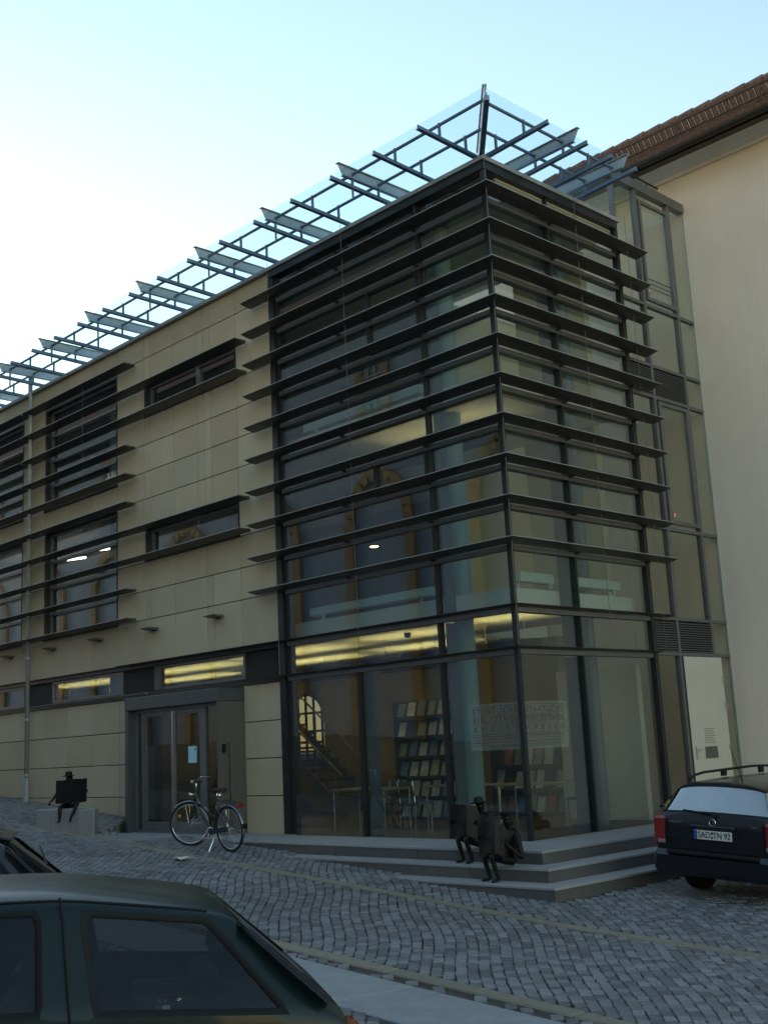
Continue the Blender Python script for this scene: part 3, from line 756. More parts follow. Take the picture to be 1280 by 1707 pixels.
# ---- interior things
def strip(name, label, p, q, r, mat, group, up=False):
    t = thing(name, label, 'lamp', ((p[0]+q[0])/2, (p[1]+q[1])/2, (p[2]+q[2])/2), 0, group)
    c = Vector(t.location); P, Q = Vector(p)-c, Vector(q)-c
    if up:
        m = MB(); L = (Q-P).length; m.box(-L/2, L/2, -.09, .09, -.05, -.04); m.box(-L/2, L/2, -.09, -.08, -.04, .05); m.box(-L/2, L/2, .08, .09, -.04, .05); m.box(-L/2, -L/2+.01, -.08, .08, -.04, .05); m.box(L/2-.01, L/2, -.08, .08, -.04, .05); m.build('trough', 'plastic', t)
        d = (Q-P).normalized()*.03; m = MB(); m.tube([P+d, Q-d], r*.35, 8); m.build('tube', mat, t)
    else:
        m = MB(); m.tube([P, Q], r, 8); m.build('tube', mat, t)
        d = Q-P; m = MB(); bar(m, P+Vector((0, 0, r+.02)), Q+Vector((0, 0, r+.02)), .10, .02); m.build('housing', 'sticker_white', t)
    for s_ in (.2, .8):
        MB().tube([P.lerp(Q, s_)+Vector((0, 0, r)), P.lerp(Q, s_)+Vector((0, 0, r+(.36 if up else .12)))], .006, 5).build('hanger', 'chrome', t)
    return t
strip('uplight', 'hanging linear uplight at left behind the ground floor corner glass', (-8.6, 2.0, 2.70), (-5.6, 2.0, 2.70), .05, 'lamp_glow', None, True)
strip('uplight', 'hanging linear uplight over the magazine shelves near the teal column', (-4.9, 1.9, 2.70), (-2.9, 1.9, 2.70), .05, 'lamp_glow', None, True)
strip('uplight', 'hanging linear uplight just inside the ground floor glass corner', (-2.2, 1.6, 2.70), (-.9, 1.6, 2.70), .05, 'lamp_glow', None, True)
strip('uplight', 'hanging linear uplight behind the window strip above the entrance door', (-12.4, 2.2, 2.70), (-9.2, 2.2, 2.70), .05, 'lamp_glow', None, True)
strip('uplight', 'hanging linear uplight behind the leftmost ground floor window strip', (-16.5, 2.2, 2.70), (-13.4, 2.2, 2.70), .05, 'lamp_glow', None, True)
strip('uplight', 'hanging linear uplight at the back of the ground floor, above the stair', (-10.2, 3.7, 2.74), (-7.2, 3.7, 2.74), .05, 'lamp_glow', None, True)
strip('uplight', 'hanging linear uplight at the back of the ground floor, behind the tall rack', (-6.4, 3.7, 2.74), (-4.2, 3.7, 2.74), .05, 'lamp_glow', None, True)
strip('uplight', 'hanging linear uplight at the back, seen through the strip above the door', (-14.8, 3.9, 2.74), (-11.6, 3.9, 2.74), .05, 'lamp_glow', None, True)
strip('uplight', 'hanging linear uplight behind the first floor glass at the corner', (-3.4, 1.1, 5.78), (-.9, 1.1, 5.78), .05, 'lamp_glow_soft', None, True)
for (p, q, lab) in (((-14.9, 1.6, 6.03), (-13.9, 1.5, 5.93), 'lit strip light in left half of the first floor big window'), ((-13.5, 1.5, 6.03), (-12.6, 1.5, 5.95), 'lit strip light in right half of the first floor big window'), ((-18.2+1.5, 1.5, 6.05), (-17.1+1.6, 1.5, 5.97), 'lit strip light in first floor window left of the downpipe')):
    strip('strip_light', lab, p, q, .018, 'strip_glow', 'first floor strip lights')
pt = thing('pendant_lamp', 'small glowing orange pendant lamp behind first floor corner glass', 'lamp', (-4.22, 1.5, 4.646))
MB().lathe([(.085, 0), (.08, .012), (.03, .05), (.012, .07)], 20).build('shade', 'rail_metal', pt)
MB().lathe([(.0, -.018), (.05, -.012), (.075, 0)], 20).build('bulb', 'pendant_glow', pt)
MB().tube([(0, 0, .07), (0, 0, 1.59)], .005, 5).build('cable', 'plastic', pt)
cd = thing('dome_camera', 'small dark dome camera on the lit ground floor ceiling', 'camera', (-3.70, 1.67, 3.12))
MB().lathe([(.06, 0), (.06, -.03)], 16).build('base', 'plastic', cd)
MB().lathe([(.055, -.03), (.048, -.07), (.0, -.095)], 16).build('dome', 'plastic', cd, smooth=True)
for (x0, x1, y0, y1, z0, z1, lab) in ((-4.55, -1.80, .28, .44, 3.43, 3.56, 'long pale window sill unit behind the first floor street glass'), (-.50, -.34, .60, 1.36, 3.46, 3.60, 'pale window sill unit behind first floor side glass, nearer the corner'), (-.50, -.34, 1.60, 3.0, 3.46, 3.60, 'pale window sill unit behind first floor side glass, farther from the corner'), (-4.55, -1.80, .28, .44, 6.54, 6.68, 'long pale window sill unit behind the second floor street glass')):
    t = thing('sill_unit', lab, 'radiator', ((x0+x1)/2, (y0+y1)/2, z0-.08), 0, 'window sill units'); cx, cy, cz = t.location
    MB().box(x0-cx, x1-cx, y0-cy, y1-cy, z0-cz, z1-cz).build('casing', 'sill_paint', t, bevel=.01)
    for s_ in (.12, .88):
        px = x0+(x1-x0)*s_-cx; py = y0+(y1-y0)*s_-cy
        MB().box(px-.02, px+.02, py-.02, py+.02, 0.01, z0-cz).build('foot', 'sill_paint', t)
# magazine racks
MAGC = []
for i, c in enumerate(((.72, .68, .58), (.65, .60, .48), (.80, .78, .70), (.25, .36, .20), (.42, .16, .10), (.16, .25, .38), (.6, .52, .3), (.40, .38, .34), (.76, .72, .64), (.74, .70, .60))):
    pbr('magazine_%d' % i, c, .5, noise=.5, nscale=9); MAGC.append('magazine_%d' % i)
def rack(label, x0, x1, y, H, rows):
    t = thing('magazine_rack', label, 'shelf', ((x0+x1)/2, y, 0)); hw = (x1-x0)/2
    m = MB(); m.box(-hw, -hw+.04, 0, .35, 0, H); m.box(hw-.04, hw, 0, .35, 0, H); m.box(-hw+.04, hw-.04, .30, .34, 0, H); m.build('carcass', 'rack_wood', t)
    rh = H/rows; n = max(3, int((x1-x0)/.235)); wd = (x1-x0-.1)/n
    for r in range(rows):
        z = .05+r*rh
        MB().obox((-hw+.045, .02, z), (2*hw-.09, 0, 0), (0, .26, rh*.80), (0, -.012, .008)).build('shelf', 'rack_wood', t)
        MB().box(-hw+.045, hw-.045, -.02, .02, z-.035, z+.012).build('shelf', 'rack_wood', t)
        for k in range(n):
            if random.random() < .10: continue
            w_ = random.uniform(.15, .19); xx = -hw+.06+k*wd+(wd-w_)/2; h_ = rh*random.uniform(.62, .80)
            MB().obox((xx, .004, z+.016), (w_, 0, 0), (0, h_*.30, h_), (0, -.008, .002)).build('magazine', random.choice(MAGC), t)
rack('tall dark magazine rack full of periodicals left of the teal column', -5.35, -3.75, 2.85, 2.08, 6)
rack('low dark magazine rack of periodicals right of the teal column', -4.15, -2.25, 4.05, 1.20, 3)
def table(label, x, y, w_, d_, rz):
    t = thing('reading_table', label, 'table', (x, y, -.01), rz, 'reading tables behind the corner glass')
    MB().box(-w_/2, w_/2, -d_/2, d_/2, .63, .66).build('table_top', 'table_wood', t, bevel=.005)
    for a in (-1, 1):
        for b in (-1, 1): MB().tube([(a*(w_/2-.06), b*(d_/2-.05), 0), (a*(w_/2-.06), b*(d_/2-.05), .63)], .014, 8).build('leg', 'chrome', t)
table('light wood table with thin steel legs, left behind the ground floor glass', -4.1, 1.05, 1.3, .65, 0)
table('light wood table with thin steel legs in front of the tall rack', -2.75, 1.75, 1.2, .6, 0)
table('light wood table with thin steel legs behind the seated bronze figures', -1.35, 1.9, 1.25, .6, .15)
def chair(label, x, y, rz):
    t = thing('reading_chair', label, 'chair', (x, y, -.01), rz, 'chairs at the reading tables')
    MB().box(-.19, .19, -.19, .19, .38, .41).build('seat', 'seat_cloth', t, bevel=.01)
    MB().obox((-.18, .17, .50), (.36, 0, 0), (0, .05, .24), (0, .02, -.004)).build('backrest', 'seat_cloth', t)
    for a in (-1, 1):
        MB().tube([(a*.17, -.17, 0), (a*.17, -.17, .38)], .011, 6).build('leg', 'chrome', t)
        MB().tube([(a*.17, .19, 0), (a*.17, .17, .40), (a*.17, .22, .74)], .011, 6).build('leg', 'chrome', t)
chair('dark chair at the left reading table, back to the room', -4.3, 1.65, .1)
chair('dark chair between the two left reading tables', -3.35, 1.3, 1.6)
chair('dark chair at the reading table by the corner', -1.0, 2.5, .2)
# stair rail seen through the glass at left
sr = thing('stair', 'dark stair with sloping handrail deep behind the left corner pane', 'stair', (-8.6, 3.9, -.01))
for i in range(13): MB().box(-1.9+i*.24, -1.9+i*.24+.25, -.45, .45, 2.45-i*.19-.05, 2.45-i*.19).build('tread', 'rack_wood', sr)
for y in (-.47, .47):
    m = MB(); bar(m, (-2.0, y, 2.36), (1.2, y, -.10+.15), .03, .18); m.build('stringer', 'rail_metal', sr)
    MB().tube([(-2.0, y, 3.05), (1.15, y, .78)], .022, 8).build('handrail', 'rail_metal', sr)
    for i in range(6):
        x = -1.8+i*.55; z = 2.35-(x+2.0)*.72; MB().tube([(x, y, z), (x, y, z+.62)], .012, 6).build('baluster', 'rail_metal', sr)
# ================================================================== NEIGHBOUR HOUSE
nb = thing('neighbour_house', 'cream plastered house with brown tiled roof and snow guard, right', 'house', (0, 5.5, 0))
MB().box(-9, 16, 0, .4, -1.2, 11.12).build('wall', 'cream', nb)
m = MB(); prof = [(0, 11.06), (-.05, 11.06), (-.07, 11.11), (-.16, 11.15), (-.30, 11.20), (-.42, 11.22), (-.44, 11.27), (0, 11.27)]
n = len(prof); m.v = [(x, y, z) for x in (-9, 16) for (y, z) in prof]
m.f = [(k, (k+1) % n, n+(k+1) % n, n+k) for k in range(n)]+[tuple(range(n)), tuple(range(n, 2*n))[::-1]]
m.build('cornice', 'moulding', nb)
m = MB(); gp = [(-.70-.075*math.cos(a), 11.24-.085*math.sin(a)) for a in [math.pi*i/8 for i in range(9)]]
gp2 = gp+[(-.62, 11.25)]+[(-.78+.012, 11.252)]
n = len(gp); m.v = [(x, y, z) for x in (-9, 16) for (y, z) in gp]; m.f = [(k, k+1, n+k+1, n+k) for k in range(n-1)]
m.box(-9, 16, -.60, -.44, 11.16, 11.24)
m.build('gutter', 'gutter', nb)
EY, EZ, RYY, RZZ = -.72, 11.26, 3.0, 14.0
sl_ = Vector((0, RYY-EY, RZZ-EZ)); Ls = sl_.length; sl_.normalize(); nr_ = Vector((0, -sl_.z, sl_.y))
m = MB(); m.extrude([(-9, EY, EZ), (16, EY, EZ), (16, RYY, RZZ), (-9, RYY, RZZ)], -nr_*.10)
m.extrude([(-9, RYY, RZZ), (16, RYY, RZZ), (16, RYY*2-EY, EZ), (-9, RYY*2-EY, EZ)], (0, 0, -.1))
roof = m.build('roof', 'tile', nb)
tl = MB(); rows = int(Ls/.155)
for r in range(rows):
    for c in range(int(15.5/.165)):
        x = -5.5+c*.165+(.08 if r % 2 else 0); b0 = Vector((x, EY, EZ))+sl_*(r*.155-.03)+nr_*(.012+random.uniform(0, .006))
        tl.obox(b0, (.150, 0, random.uniform(-.006, .006)), sl_*.20-nr_*.034, nr_*.030)
t_ = tl.build('roof_tiles', 'tile', roof); t_['kind'] = 'stuff'
for c in range(38):
    x = -5.2+c*.40; MB().tube([(x, RYY, RZZ+.02), (x+.39, RYY, RZZ+.035)], [.085, .10], 8).build('ridge_tile', 'tile', roof)
for c in range(9):
    x = -4.6+c*1.62; b0 = Vector((x, EY, EZ))+sl_*.62
    m = MB(); m.tube([b0, b0+nr_*.30], .014, 5); m.tube([b0-sl_*.25, b0+nr_*.26], .012, 5); m.build('snow_guard_post', 'gutter', roof)
    g_ = MB()
    if c < 8:
        for h in (.10, .29): g_.tube([b0+nr_*h, b0+nr_*h+Vector((1.62, 0, 0))], .014, 5)
        for k in range(1, 14): q = b0+Vector((k*1.62/14, 0, 0)); g_.tube([q+nr_*.10, q+nr_*.29], .013, 4)
        g_.build('snow_guard_grid', 'gutter', roof)
for (x, u) in ((-3.0, 2.6), (.2, 3.1), (1.9, 2.9)):
    b0 = Vector((x, EY, EZ))+sl_*u; m = MB(); m.tube([b0, b0+nr_*.10, b0+nr_*.16+sl_*.02], [.03, .03, .015], 6); m.build('roof_hook', 'gutter', roof)

# ================================================================== OPPOSITE SIDE (seen in the glass)
oc = thing('opposite_church', 'tall grey church wall with brown arched window bands, reflected in the library glass', 'church', (-14, -16, 0))
MB().box(-80, 12.2, -6, 0, -1.5, 17.5).build('wall', 'opp_wall', oc)
rf = MB(); rf.extrude([(-80, .6, 17.3), (-80, -3, 22.5), (-80, -6.6, 17.3)], (92.5, 0, 0)); rf.build('roof', 'opp_roof', oc)
for i in range(-6, 7):
    cx = -29.5+i*6.1; 
    ar = [(cx+1.75*math.cos(math.pi*k/12), 9.0+2.1*math.sin(math.pi*k/12)) for k in range(13)]
    path = [(cx+1.75, 1.2)]+ar+[(cx-1.75, 1.2)]
    m = MB(); wd = .42
    for (p, q) in zip(path[:-1], path[1:]):
        dx, dz = q[0]-p[0], q[1]-p[1]; L = math.hypot(dx, dz); nx_, nz_ = -dz/L*wd, dx/L*wd
        m.extrude([(p[0], .0, p[1]), (q[0], .0, q[1]), (q[0]+nx_, 0, q[1]+nz_), (p[0]+nx_, 0, p[1]+nz_)], (0, .18, 0))
    ws_ = m.build('window_surround', 'opp_stone', oc)
    MB().box(cx-.55, cx+.55, .01, .06, 12.6, 15.2).build('upper_window', 'car_black', oc)
    g_ = MB()
    for k in range(4): g_.box(cx-.55+k*.367-.03, cx-.55+k*.367+.03, .06, .10, 12.6, 15.2)
    for k in range(5): g_.box(cx-.58, cx+.58, .061, .099, 12.6+k*.65-.03, 12.6+k*.65+.03)
    g_.build('window_bars', 'rail_metal', oc)
    m = MB(); m.box(cx-.85, cx-.58, 0, .12, 12.4, 15.5); m.box(cx+.58, cx+.85, 0, .12, 12.4, 15.5); m.box(cx-.58, cx+.58, 0, .12, 15.2, 15.5); m.build('window_surround', 'opp_stone', oc)
oh = thing('opposite_gabled_house', 'gabled house across the street, reflected in the estate car window', 'house', (8.2, -17.5, 0))
MB().box(-6, 5.5, -9, 0, -1.5, 6.2).build('wall', 'opp_wall', oh)
m = MB(); m.extrude([(-6.4, -9.2, 6.2), (5.9, -9.2, 6.2), (-.2, -9.2, 10.6)], (0, 9.5, 0)); m.build('roof', 'opp_roof', oh)
for x in (-4, -1.4, 1.2, 3.6):
    for z in (1.2, 4.0): MB().box(x-.5, x+.5, .0, .05, z, z+1.4).build('window', 'car_black', oh)
oh2 = thing('opposite_row_house', 'lower row house beside the gabled house, reflected in the estate car', 'house', (17.6, -17.5, 0))
MB().box(-3.8, 8, -9, 0, -2, 5.0).build('wall', 'opp_wall', oh2)
m = MB(); m.extrude([(-3.9, .4, 5.0), (-3.9, -4.5, 8.4), (-3.9, -9.4, 5.0)], (12.2, 0, 0)); m.build('roof', 'opp_roof', oh2)
for x in (-2, 1, 4): MB().box(x-.5, x+.5, .0, .05, 1.6, 3.0).build('window', 'car_black', oh2)

# ================================================================== BENCH BLOCK, RETAINING KERB
bench = thing('stone_bench', 'pale granite block seat carrying a bronze newspaper reader', 'bench', (-8.4, -1.8, 0))
o_ = Vector((8.4, 1.8))
for P in ([(-9.25, -2.07), (-8.474, -2.12), (-8.474, -1.50), (-9.25, -1.50)], [(-8.468, -2.12), (-7.52, -1.95), (-8.05, -1.56), (-8.468, -1.50)]):
    MB().prism([(a+8.4, b+1.8) for a, b in P], 0., .52).build('block', 'bench_granite', bench, bevel=.012)
rk = thing('retaining_kerb', 'low granite retaining kerb between stone seat and entrance portal', 'kerb', (-8.9, -.9, 0))
for (a, b) in (((-9.72, -.02), (-9.05, -.66)), ((-9.04, -.67), (-8.0, -1.47))):
    A_, B_ = Vector((a[0]+8.9, a[1]+.9)), Vector((b[0]+8.9, b[1]+.9)); t_ = (B_-A_).normalized(); nn = Vector((t_.y, -t_.x))*.06
    P = [A_+nn, B_+nn, B_-nn, A_-nn]; ar_ = sum(P[i].x*P[(i+1) % 4].y-P[(i+1) % 4].x*P[i].y for i in range(4))
    if ar_ < 0: P = P[::-1]
    MB().prism([tuple(p) for p in P], -.12, lambda x, y: gz(x-8.9)+.02-(.05 if x > 0 else .06)).build('kerbstone', 'step_granite', rk, bevel=.006)

# ================================================================== BRONZE READERS
def skinned(name, verts, rad, edges, parent, mat, sub=2):
    me = bpy.data.meshes.new(name); me.from_pydata(verts, edges, []); ob = bpy.data.objects.new(name, me); COL.objects.link(ob)
    sk = ob.modifiers.new('s', 'SKIN'); sk.use_smooth_shade = True
    for v, r in zip(me.skin_vertices[0].data, rad): v.radius = r if isinstance(r, tuple) else (r, r)
    me.skin_vertices[0].data[0].use_root = True
    ob.modifiers.new('d', 'SUBSURF').levels = sub; ob.modifiers['d'].render_levels = sub
    bpy.context.view_layer.update(); dg = bpy.context.evaluated_depsgraph_get()
    m2 = bpy.data.meshes.new_from_object(ob.evaluated_get(dg)); m2.name = name
    bpy.data.objects.remove(ob); bpy.data.meshes.remove(me)
    m2.materials.clear(); m2.materials.append(MAT[mat]); m2.shade_smooth()
    o2 = bpy.data.objects.new(name, m2); COL.objects.link(o2); o2.parent = parent; return o2
def reader(label, loc, F, pose, paper, hat='fedora'):
    t = thing('bronze_reader', label, 'statue', loc, math.atan2(F[1], F[0]), 'bronze newspaper readers')
    V = []; Rr = []; E = []
    def v(p, r, frm=None):
        V.append(p); Rr.append(r); i = len(V)-1
        if frm is not None: E.append((frm, i))
        return i
    pel = v((0, 0, .065), (.085, .07)); ab_ = v((-.02, 0, .20), (.095, .085), pel); ch = v((-.015, 0, .34), (.115, .085), ab_); nk = v((.0, 0, .43), .032, ch)
    hd = v((.02, 0, .49), (.066, .070), nk); ht_ = v((.018, 0, .56), (.060, .064), hd)
    for side in ('L', 'R'):
        s_ = 1 if side == 'L' else -1; p = pose[side]
        hip = v((.03, s_*.065, .06), .052, pel); kn = v(p['knee'], .036, hip); an = v(p['ankle'], .024, kn)
        hl = v((p['ankle'][0]-.005, p['ankle'][1], p['ankle'][2]-.03), .022, an); v(p['toe'], (.022, .014), hl)
        sh = v((-.01, s_*.125, .375), .042, ch); el = v(p['elbow'], .030, sh); wr = v(p['hand'], .020, el)
        d = Vector(p['hand'])-Vector(p['elbow']); d.normalize(); pm = Vector(p['hand'])+d*.035; palm = v(tuple(pm), (.022, .012), wr)
    body = skinned('body', V, Rr, E, t, 'bronze')
    # fingers closing on the edge of the paper, nose
    for side in ('L', 'R'):
        p = pose[side]; d = Vector(p['hand'])-Vector(p['elbow']); d.normalize(); pm = Vector(p['hand'])+d*.045; sd_ = d.cross(Vector((0, 1, 0))).normalized()
        m = MB()
        for k in range(4): b0 = pm+sd_*(k-1.5)*.013; m.tube([b0, b0+d*.022+Vector((.004, 0, 0)), b0+d*.034+Vector((.016, 0, -.004))], [.0075, .0065, .005], 6)
        b0 = Vector(p['hand'])+d*.02+sd_*.02; m.tube([b0, b0+d*.014+sd_*.012, b0+d*.03+sd_*.012], [.008, .0065, .005], 6)
        m.build('fingers', 'bronze', body, smooth=True)
    m = MB(); m.add([(.065, -.012, .495), (.065, .012, .495), (.095, 0, .492), (.066, 0, .53)], [(0, 1, 2), (0, 2, 3), (1, 3, 2), (0, 3, 1)])

    m.build('face', 'bronze', body)
    if hat == 'fedora': prof = [(.0, .585), (.105, .582), (.108, .588), (.060, .596), (.056, .64), (.045, .655), (.0, .648)]
    else: prof = [(.0, .575), (.066, .575), (.066, .60), (.058, .605), (.075, .645), (.072, .655), (.0, .66)]
    h = MB(); h.lathe(prof, 24); ho = h.build('hat', 'bronze', t, smooth=False)
    ho.rotation_euler = (0, R(4), 0); ho.location = (.0, 0, -.035)
    # open newspaper: two leaves with a fold
    x, y0, y1, z0, z1, fold, tilt = paper; yc = (y0+y1)/2; n = 8; m = MB()
    for (a, b) in ((y0, yc), (yc, y1)):
        G = []
        for i in range(n+1):
            y = a+(b-a)*i/n; q = abs(y-yc)/((y1-y0)/2)
            for j in range(5):
                z = z0+(z1-z0)*j/4+tilt*(y-yc); G.append((x+fold*(1-q)+.005*math.sin(q*5+j*.8)+.05*(j/4-.5)*-.6, y, z+.004*math.sin(q*7)))
        o = len(m.v); m.v += G; m.f += [(o+i*5+j, o+(i+1)*5+j, o+(i+1)*5+j+1, o+i*5+j+1) for i in range(n) for j in range(4)]
    pp = m.build('newspaper', 'bronze', t); so_ = pp.modifiers.new('t', 'SOLIDIFY'); so_.thickness = .010
    return t
def legs(drop, spread=.085, kx=.27):
    kz = -drop+.30; z = -drop
    return lambda s_: dict(knee=(kx+.06, s_*spread, kz), ankle=(kx-.02, s_*spread*1.1, z+.055), toe=(kx+.085, s_*spread*1.25, z+.016))
lg = legs(.15)
reader('bronze man in brimmed hat reading on the top step, behind his fellow', (.06, -.98, .0), (-.22, -.97),
       {'L': dict(lg(1), elbow=(.10, .20, .22), hand=(.23, .235, .30)), 'R': dict(lg(-1), elbow=(.10, -.20, .22), hand=(.23, -.235, .30))}, (.27, -.30, .27, .12, .53, -.05, -.05))
reader('bronze man in flat peaked cap reading on the middle step, nearest the street', (.78, -1.32, -.15), (-.30, -.95),
       {'L': dict(lg(1), elbow=(.02, .27, .10), hand=(.18, .22, .26)), 'R': dict(lg(-1), elbow=(.09, -.20, .22), hand=(.22, -.225, .30))}, (.255, -.28, .26, .10, .50, -.05, -.02), 'cap')
reader('bronze man in fedora with wide open newspaper on the granite block', (-8.40, -1.90, .52), (.52, -.85),
       {'L': dict(knee=(.30, .33, .13), ankle=(.40, .24, -.14), toe=(.46, .27, -.185), elbow=(.12, .28, .22), hand=(.19, .40, .27)),
        'R': dict(knee=(.30, -.01, .05), ankle=(.30, -.02, -.15), toe=(.37, -.02, -.20), elbow=(.04, -.22, .26), hand=(.12, -.27, .15))}, (.235, -.13, .44, .11, .49, -.03, .03))

# ================================================================== BICYCLE
bk = thing('bicycle', 'black city bicycle on its kickstand in front of the entrance', 'bicycle')
hb_ = Vector((-.9981, .0, .0612)); lt_ = Vector((0, -1, 0)); up_ = hb_.cross(lt_)
lean = Matrix.Rotation(R(-5), 4, 'X')
bm_ = Matrix((hb_, lt_, up_)).transposed().to_4x4(); bm_.translation = Vector((-4.14, -1.70, gz(-4.14)+.006)); bk.matrix_world = bm_ @ lean
WR = .325
def wheel(parent_name, c, ax, ay):
    t = MB().ring(c, ax, ay, WR-.018, .018, 44, 8).build('wheel', 'rubber', bk, smooth=True)
    MB().ring(c, ax, ay, WR-.042, .010, 44, 6).build('rim', 'chrome', t, smooth=True)
    c, ax, ay = Vector(c), Vector(ax), Vector(ay); nn = ax.cross(ay); m = MB()
    for k in range(28):
        a = 2*math.pi*k/28; b = a+(.5 if k % 2 else -.5); s_ = .028 if k % 4 < 2 else -.028
        m.tube([c+nn*s_+(ax*math.cos(b)+ay*math.sin(b))*.018, c+(ax*math.cos(a)+ay*math.sin(a))*(WR-.045)], .0018, 3, False)
    m.build('spokes', 'chrome', t); MB().tube([c-nn*.04, c+nn*.04], .02, 10).build('hub', 'chrome', t)
    return t
rc = Vector((0, 0, WR)); fc = Vector((.985, 0, WR)); st_ = R(38); fx = Vector((math.cos(st_), math.sin(st_), 0))
wheel('r', rc, (1, 0, 0), (0, 0, 1)); wheel('f', fc, fx, (0, 0, 1))
bb_ = Vector((.40, 0, .25)); head_t = Vector((.80, 0, .80)); head_b = Vector((.84, 0, .66)); seat_t = Vector((.24, 0, .74))
m = MB(); m.tube([bb_, seat_t], .015, 8); m.tube([bb_, Vector((.60, 0, .40)), head_b], .019, 8); m.tube([Vector((.33, 0, .46)), Vector((.58, 0, .55)), head_t-Vector((0,0,.05))], .015, 8); m.tube([head_b-Vector((-.01, 0, .03)), head_t], .019, 8)
for s_ in (-1, 1): m.tube([rc+Vector((0, s_*.05, 0)), bb_+Vector((-.03, s_*.03, 0))], .009, 6); m.tube([rc+Vector((0, s_*.05, 0)), Vector((.27, s_*.02, .62))], .008, 6)
m.build('frame', 'bike_frame', bk, smooth=True)
m = MB(); side = Vector((-fx.y, fx.x, 0))
for s_ in (-1, 1): m.tube([fc+side*s_*.05, Vector((.86, 0, .60))+side*s_*.045, head_b+Vector((.005, 0, -.02))], .010, 6)
m.build('fork', 'bike_frame', bk, smooth=True)
m = MB(); top = Vector((.775, 0, .95)); m.tube([head_t, top], .013, 8); m.tube([top-fx*.16+side*.29+Vector((0,0,.04)), top+fx*.0+side*.24+Vector((0,0,.05)), top+fx*.05+side*.10, top+fx*.05-side*.10, top-side*.24+Vector((0,0,.05)), top-fx*.16-side*.29+Vector((0,0,.04))], .011, 8)
hbo = m.build('handlebar', 'chrome', bk, smooth=True)
for s_ in (-1, 1): q = top-fx*.16+side*s_*.29+Vector((0,0,.04)); MB().tube([q-fx*.02, q+fx*.10+Vector((0,0,.008))], .017, 8).build('grip', 'rubber', hbo)
MB().lathe([(.0, 0), (.028, .0), (.024, .02), (.0, .03)], 12, tuple(top+side*.12+Vector((0, 0, .02)))).build('bell', 'chrome', hbo)
def fender(c, ax, a0, a1, nm):
    m = MB(); N = 16; w_ = .024; sd_ = Vector(ax).cross(Vector((0, 0, 1)))
    for i in range(N+1):
        a = a0+(a1-a0)*i/N; d = Vector(ax)*math.cos(a)+Vector((0, 0, 1))*math.sin(a)
        for k, (o, r) in enumerate(((-1, WR+.010), (-.5, WR+.022), (.5, WR+.022), (1, WR+.010))): m.v.append(tuple(Vector(c)+d*r+sd_*o*w_))
    m.f = [(i*4+k, (i+1)*4+k, (i+1)*4+k+1, i*4+k+1) for i in range(N) for k in range(3)]
    ob = m.build('mudguard', 'fender', bk, smooth=True); so_ = ob.modifiers.new('t', 'SOLIDIFY'); so_.thickness = .003
fender(rc, (1, 0, 0), R(40), R(195), 'r'); fender(fc, fx, R(45), R(150), 'f'); 
m = MB(); m.lathe([(.0, 0), (.03, .0), (.036, .02), (.030, .05), (.0, .06)], 12); sd2 = m.build('saddle_springs', 'chrome', bk, loc=(.215, 0, .77))
m = MB(); m.tube([seat_t, Vector((.20, 0, .82))], .012, 8); m.build('seat_post', 'chrome', bk)
sdm = MB()
for i, (x, w_, z) in enumerate(((.07, .03, .855), (.10, .085, .875), (.17, .085, .872), (.24, .035, .865), (.33, .018, .862))):
    for k in range(8): a = math.pi*2*k/8; sdm.v.append((x, w_*math.cos(a), z+.025*math.sin(a)))
sdm.f = [(i*8+k, i*8+(k+1) % 8, (i+1)*8+(k+1) % 8, (i+1)*8+k) for i in range(4) for k in range(8)]+[tuple(range(8))[::-1], tuple(range(32, 40))]
sdm.build('saddle', 'rubber', bk, smooth=True)
m = MB()
for s_ in (-1, 1): m.tube([(-.24, s_*.06, .70), (.20, s_*.06, .72)], .006, 5); m.tube([(-.05, s_*.06, .70), (0, s_*.05, WR)], .005, 5)
for x in (-.22, -.08, .06, .18): m.tube([(x, -.06, .705+.01*x), (x, .06, .705+.01*x)], .005, 5)
m.build('luggage_rack', 'bike_frame', bk)
MB().box(-.30, -.262, -.05, .05, .655, .70).build('rear_reflector', 'lamp_red', bk, bevel=.006)
MB().box(-.385, -.345, -.035, .035, .36, .43).build('rear_lamp', 'plastic', bk, bevel=.006)
m = MB(); m.lathe([(.0, .03), (.026, .02), (.03, 0), (.02, -.035), (0, -.05)], 14); q = m.build('front_lamp', 'chrome', bk, smooth=True); q.location = head_b+Vector((.10, 0, .10)); q.rotation_euler = (0, R(90), st_)
MB().box(.56, .60, -.03-.008, -.03, .50, .56).build('side_reflector', 'lamp_orange', bk, loc=(0, 0, 0))
m = MB(); d_ = fx*.16+Vector((0, 0, .12)); c_ = fc+d_; m.obox(c_-fx*.02-side*.02-Vector((0,0,.02)), fx*.045, side*.006, Vector((0, 0, .045))); m.build('spoke_reflector', 'lamp_orange', bk)
m = MB(); cr = bb_; m.ring(cr+Vector((0, .045, 0)), (1, 0, 0), (0, 0, 1), .075, .006, 24, 5)
for s_ in (-1, 1): m.tube([cr+Vector((0, s_*.06, 0)), cr+Vector((s_*.11, s_*.075, -s_*.09))], .009, 6); pq = cr+Vector((s_*.11, s_*.075, -s_*.09)); m.box(pq.x-.045, pq.x+.045, pq.y-.01+s_*.03, pq.y+.01+s_*.06, pq.z-.01, pq.z+.01)
m.build('cranks', 'chrome', bk)
m = MB(); m.obox((-.02, .05, .30), (.44, 0, -.08), (0, .02, 0), (0, 0, .07)); m.build('chain_guard', 'bike_frame', bk)
MB().tube([(.30, .03, .25), (.27, .20, .005)], .008, 6).build('kickstand', 'chrome', bk)

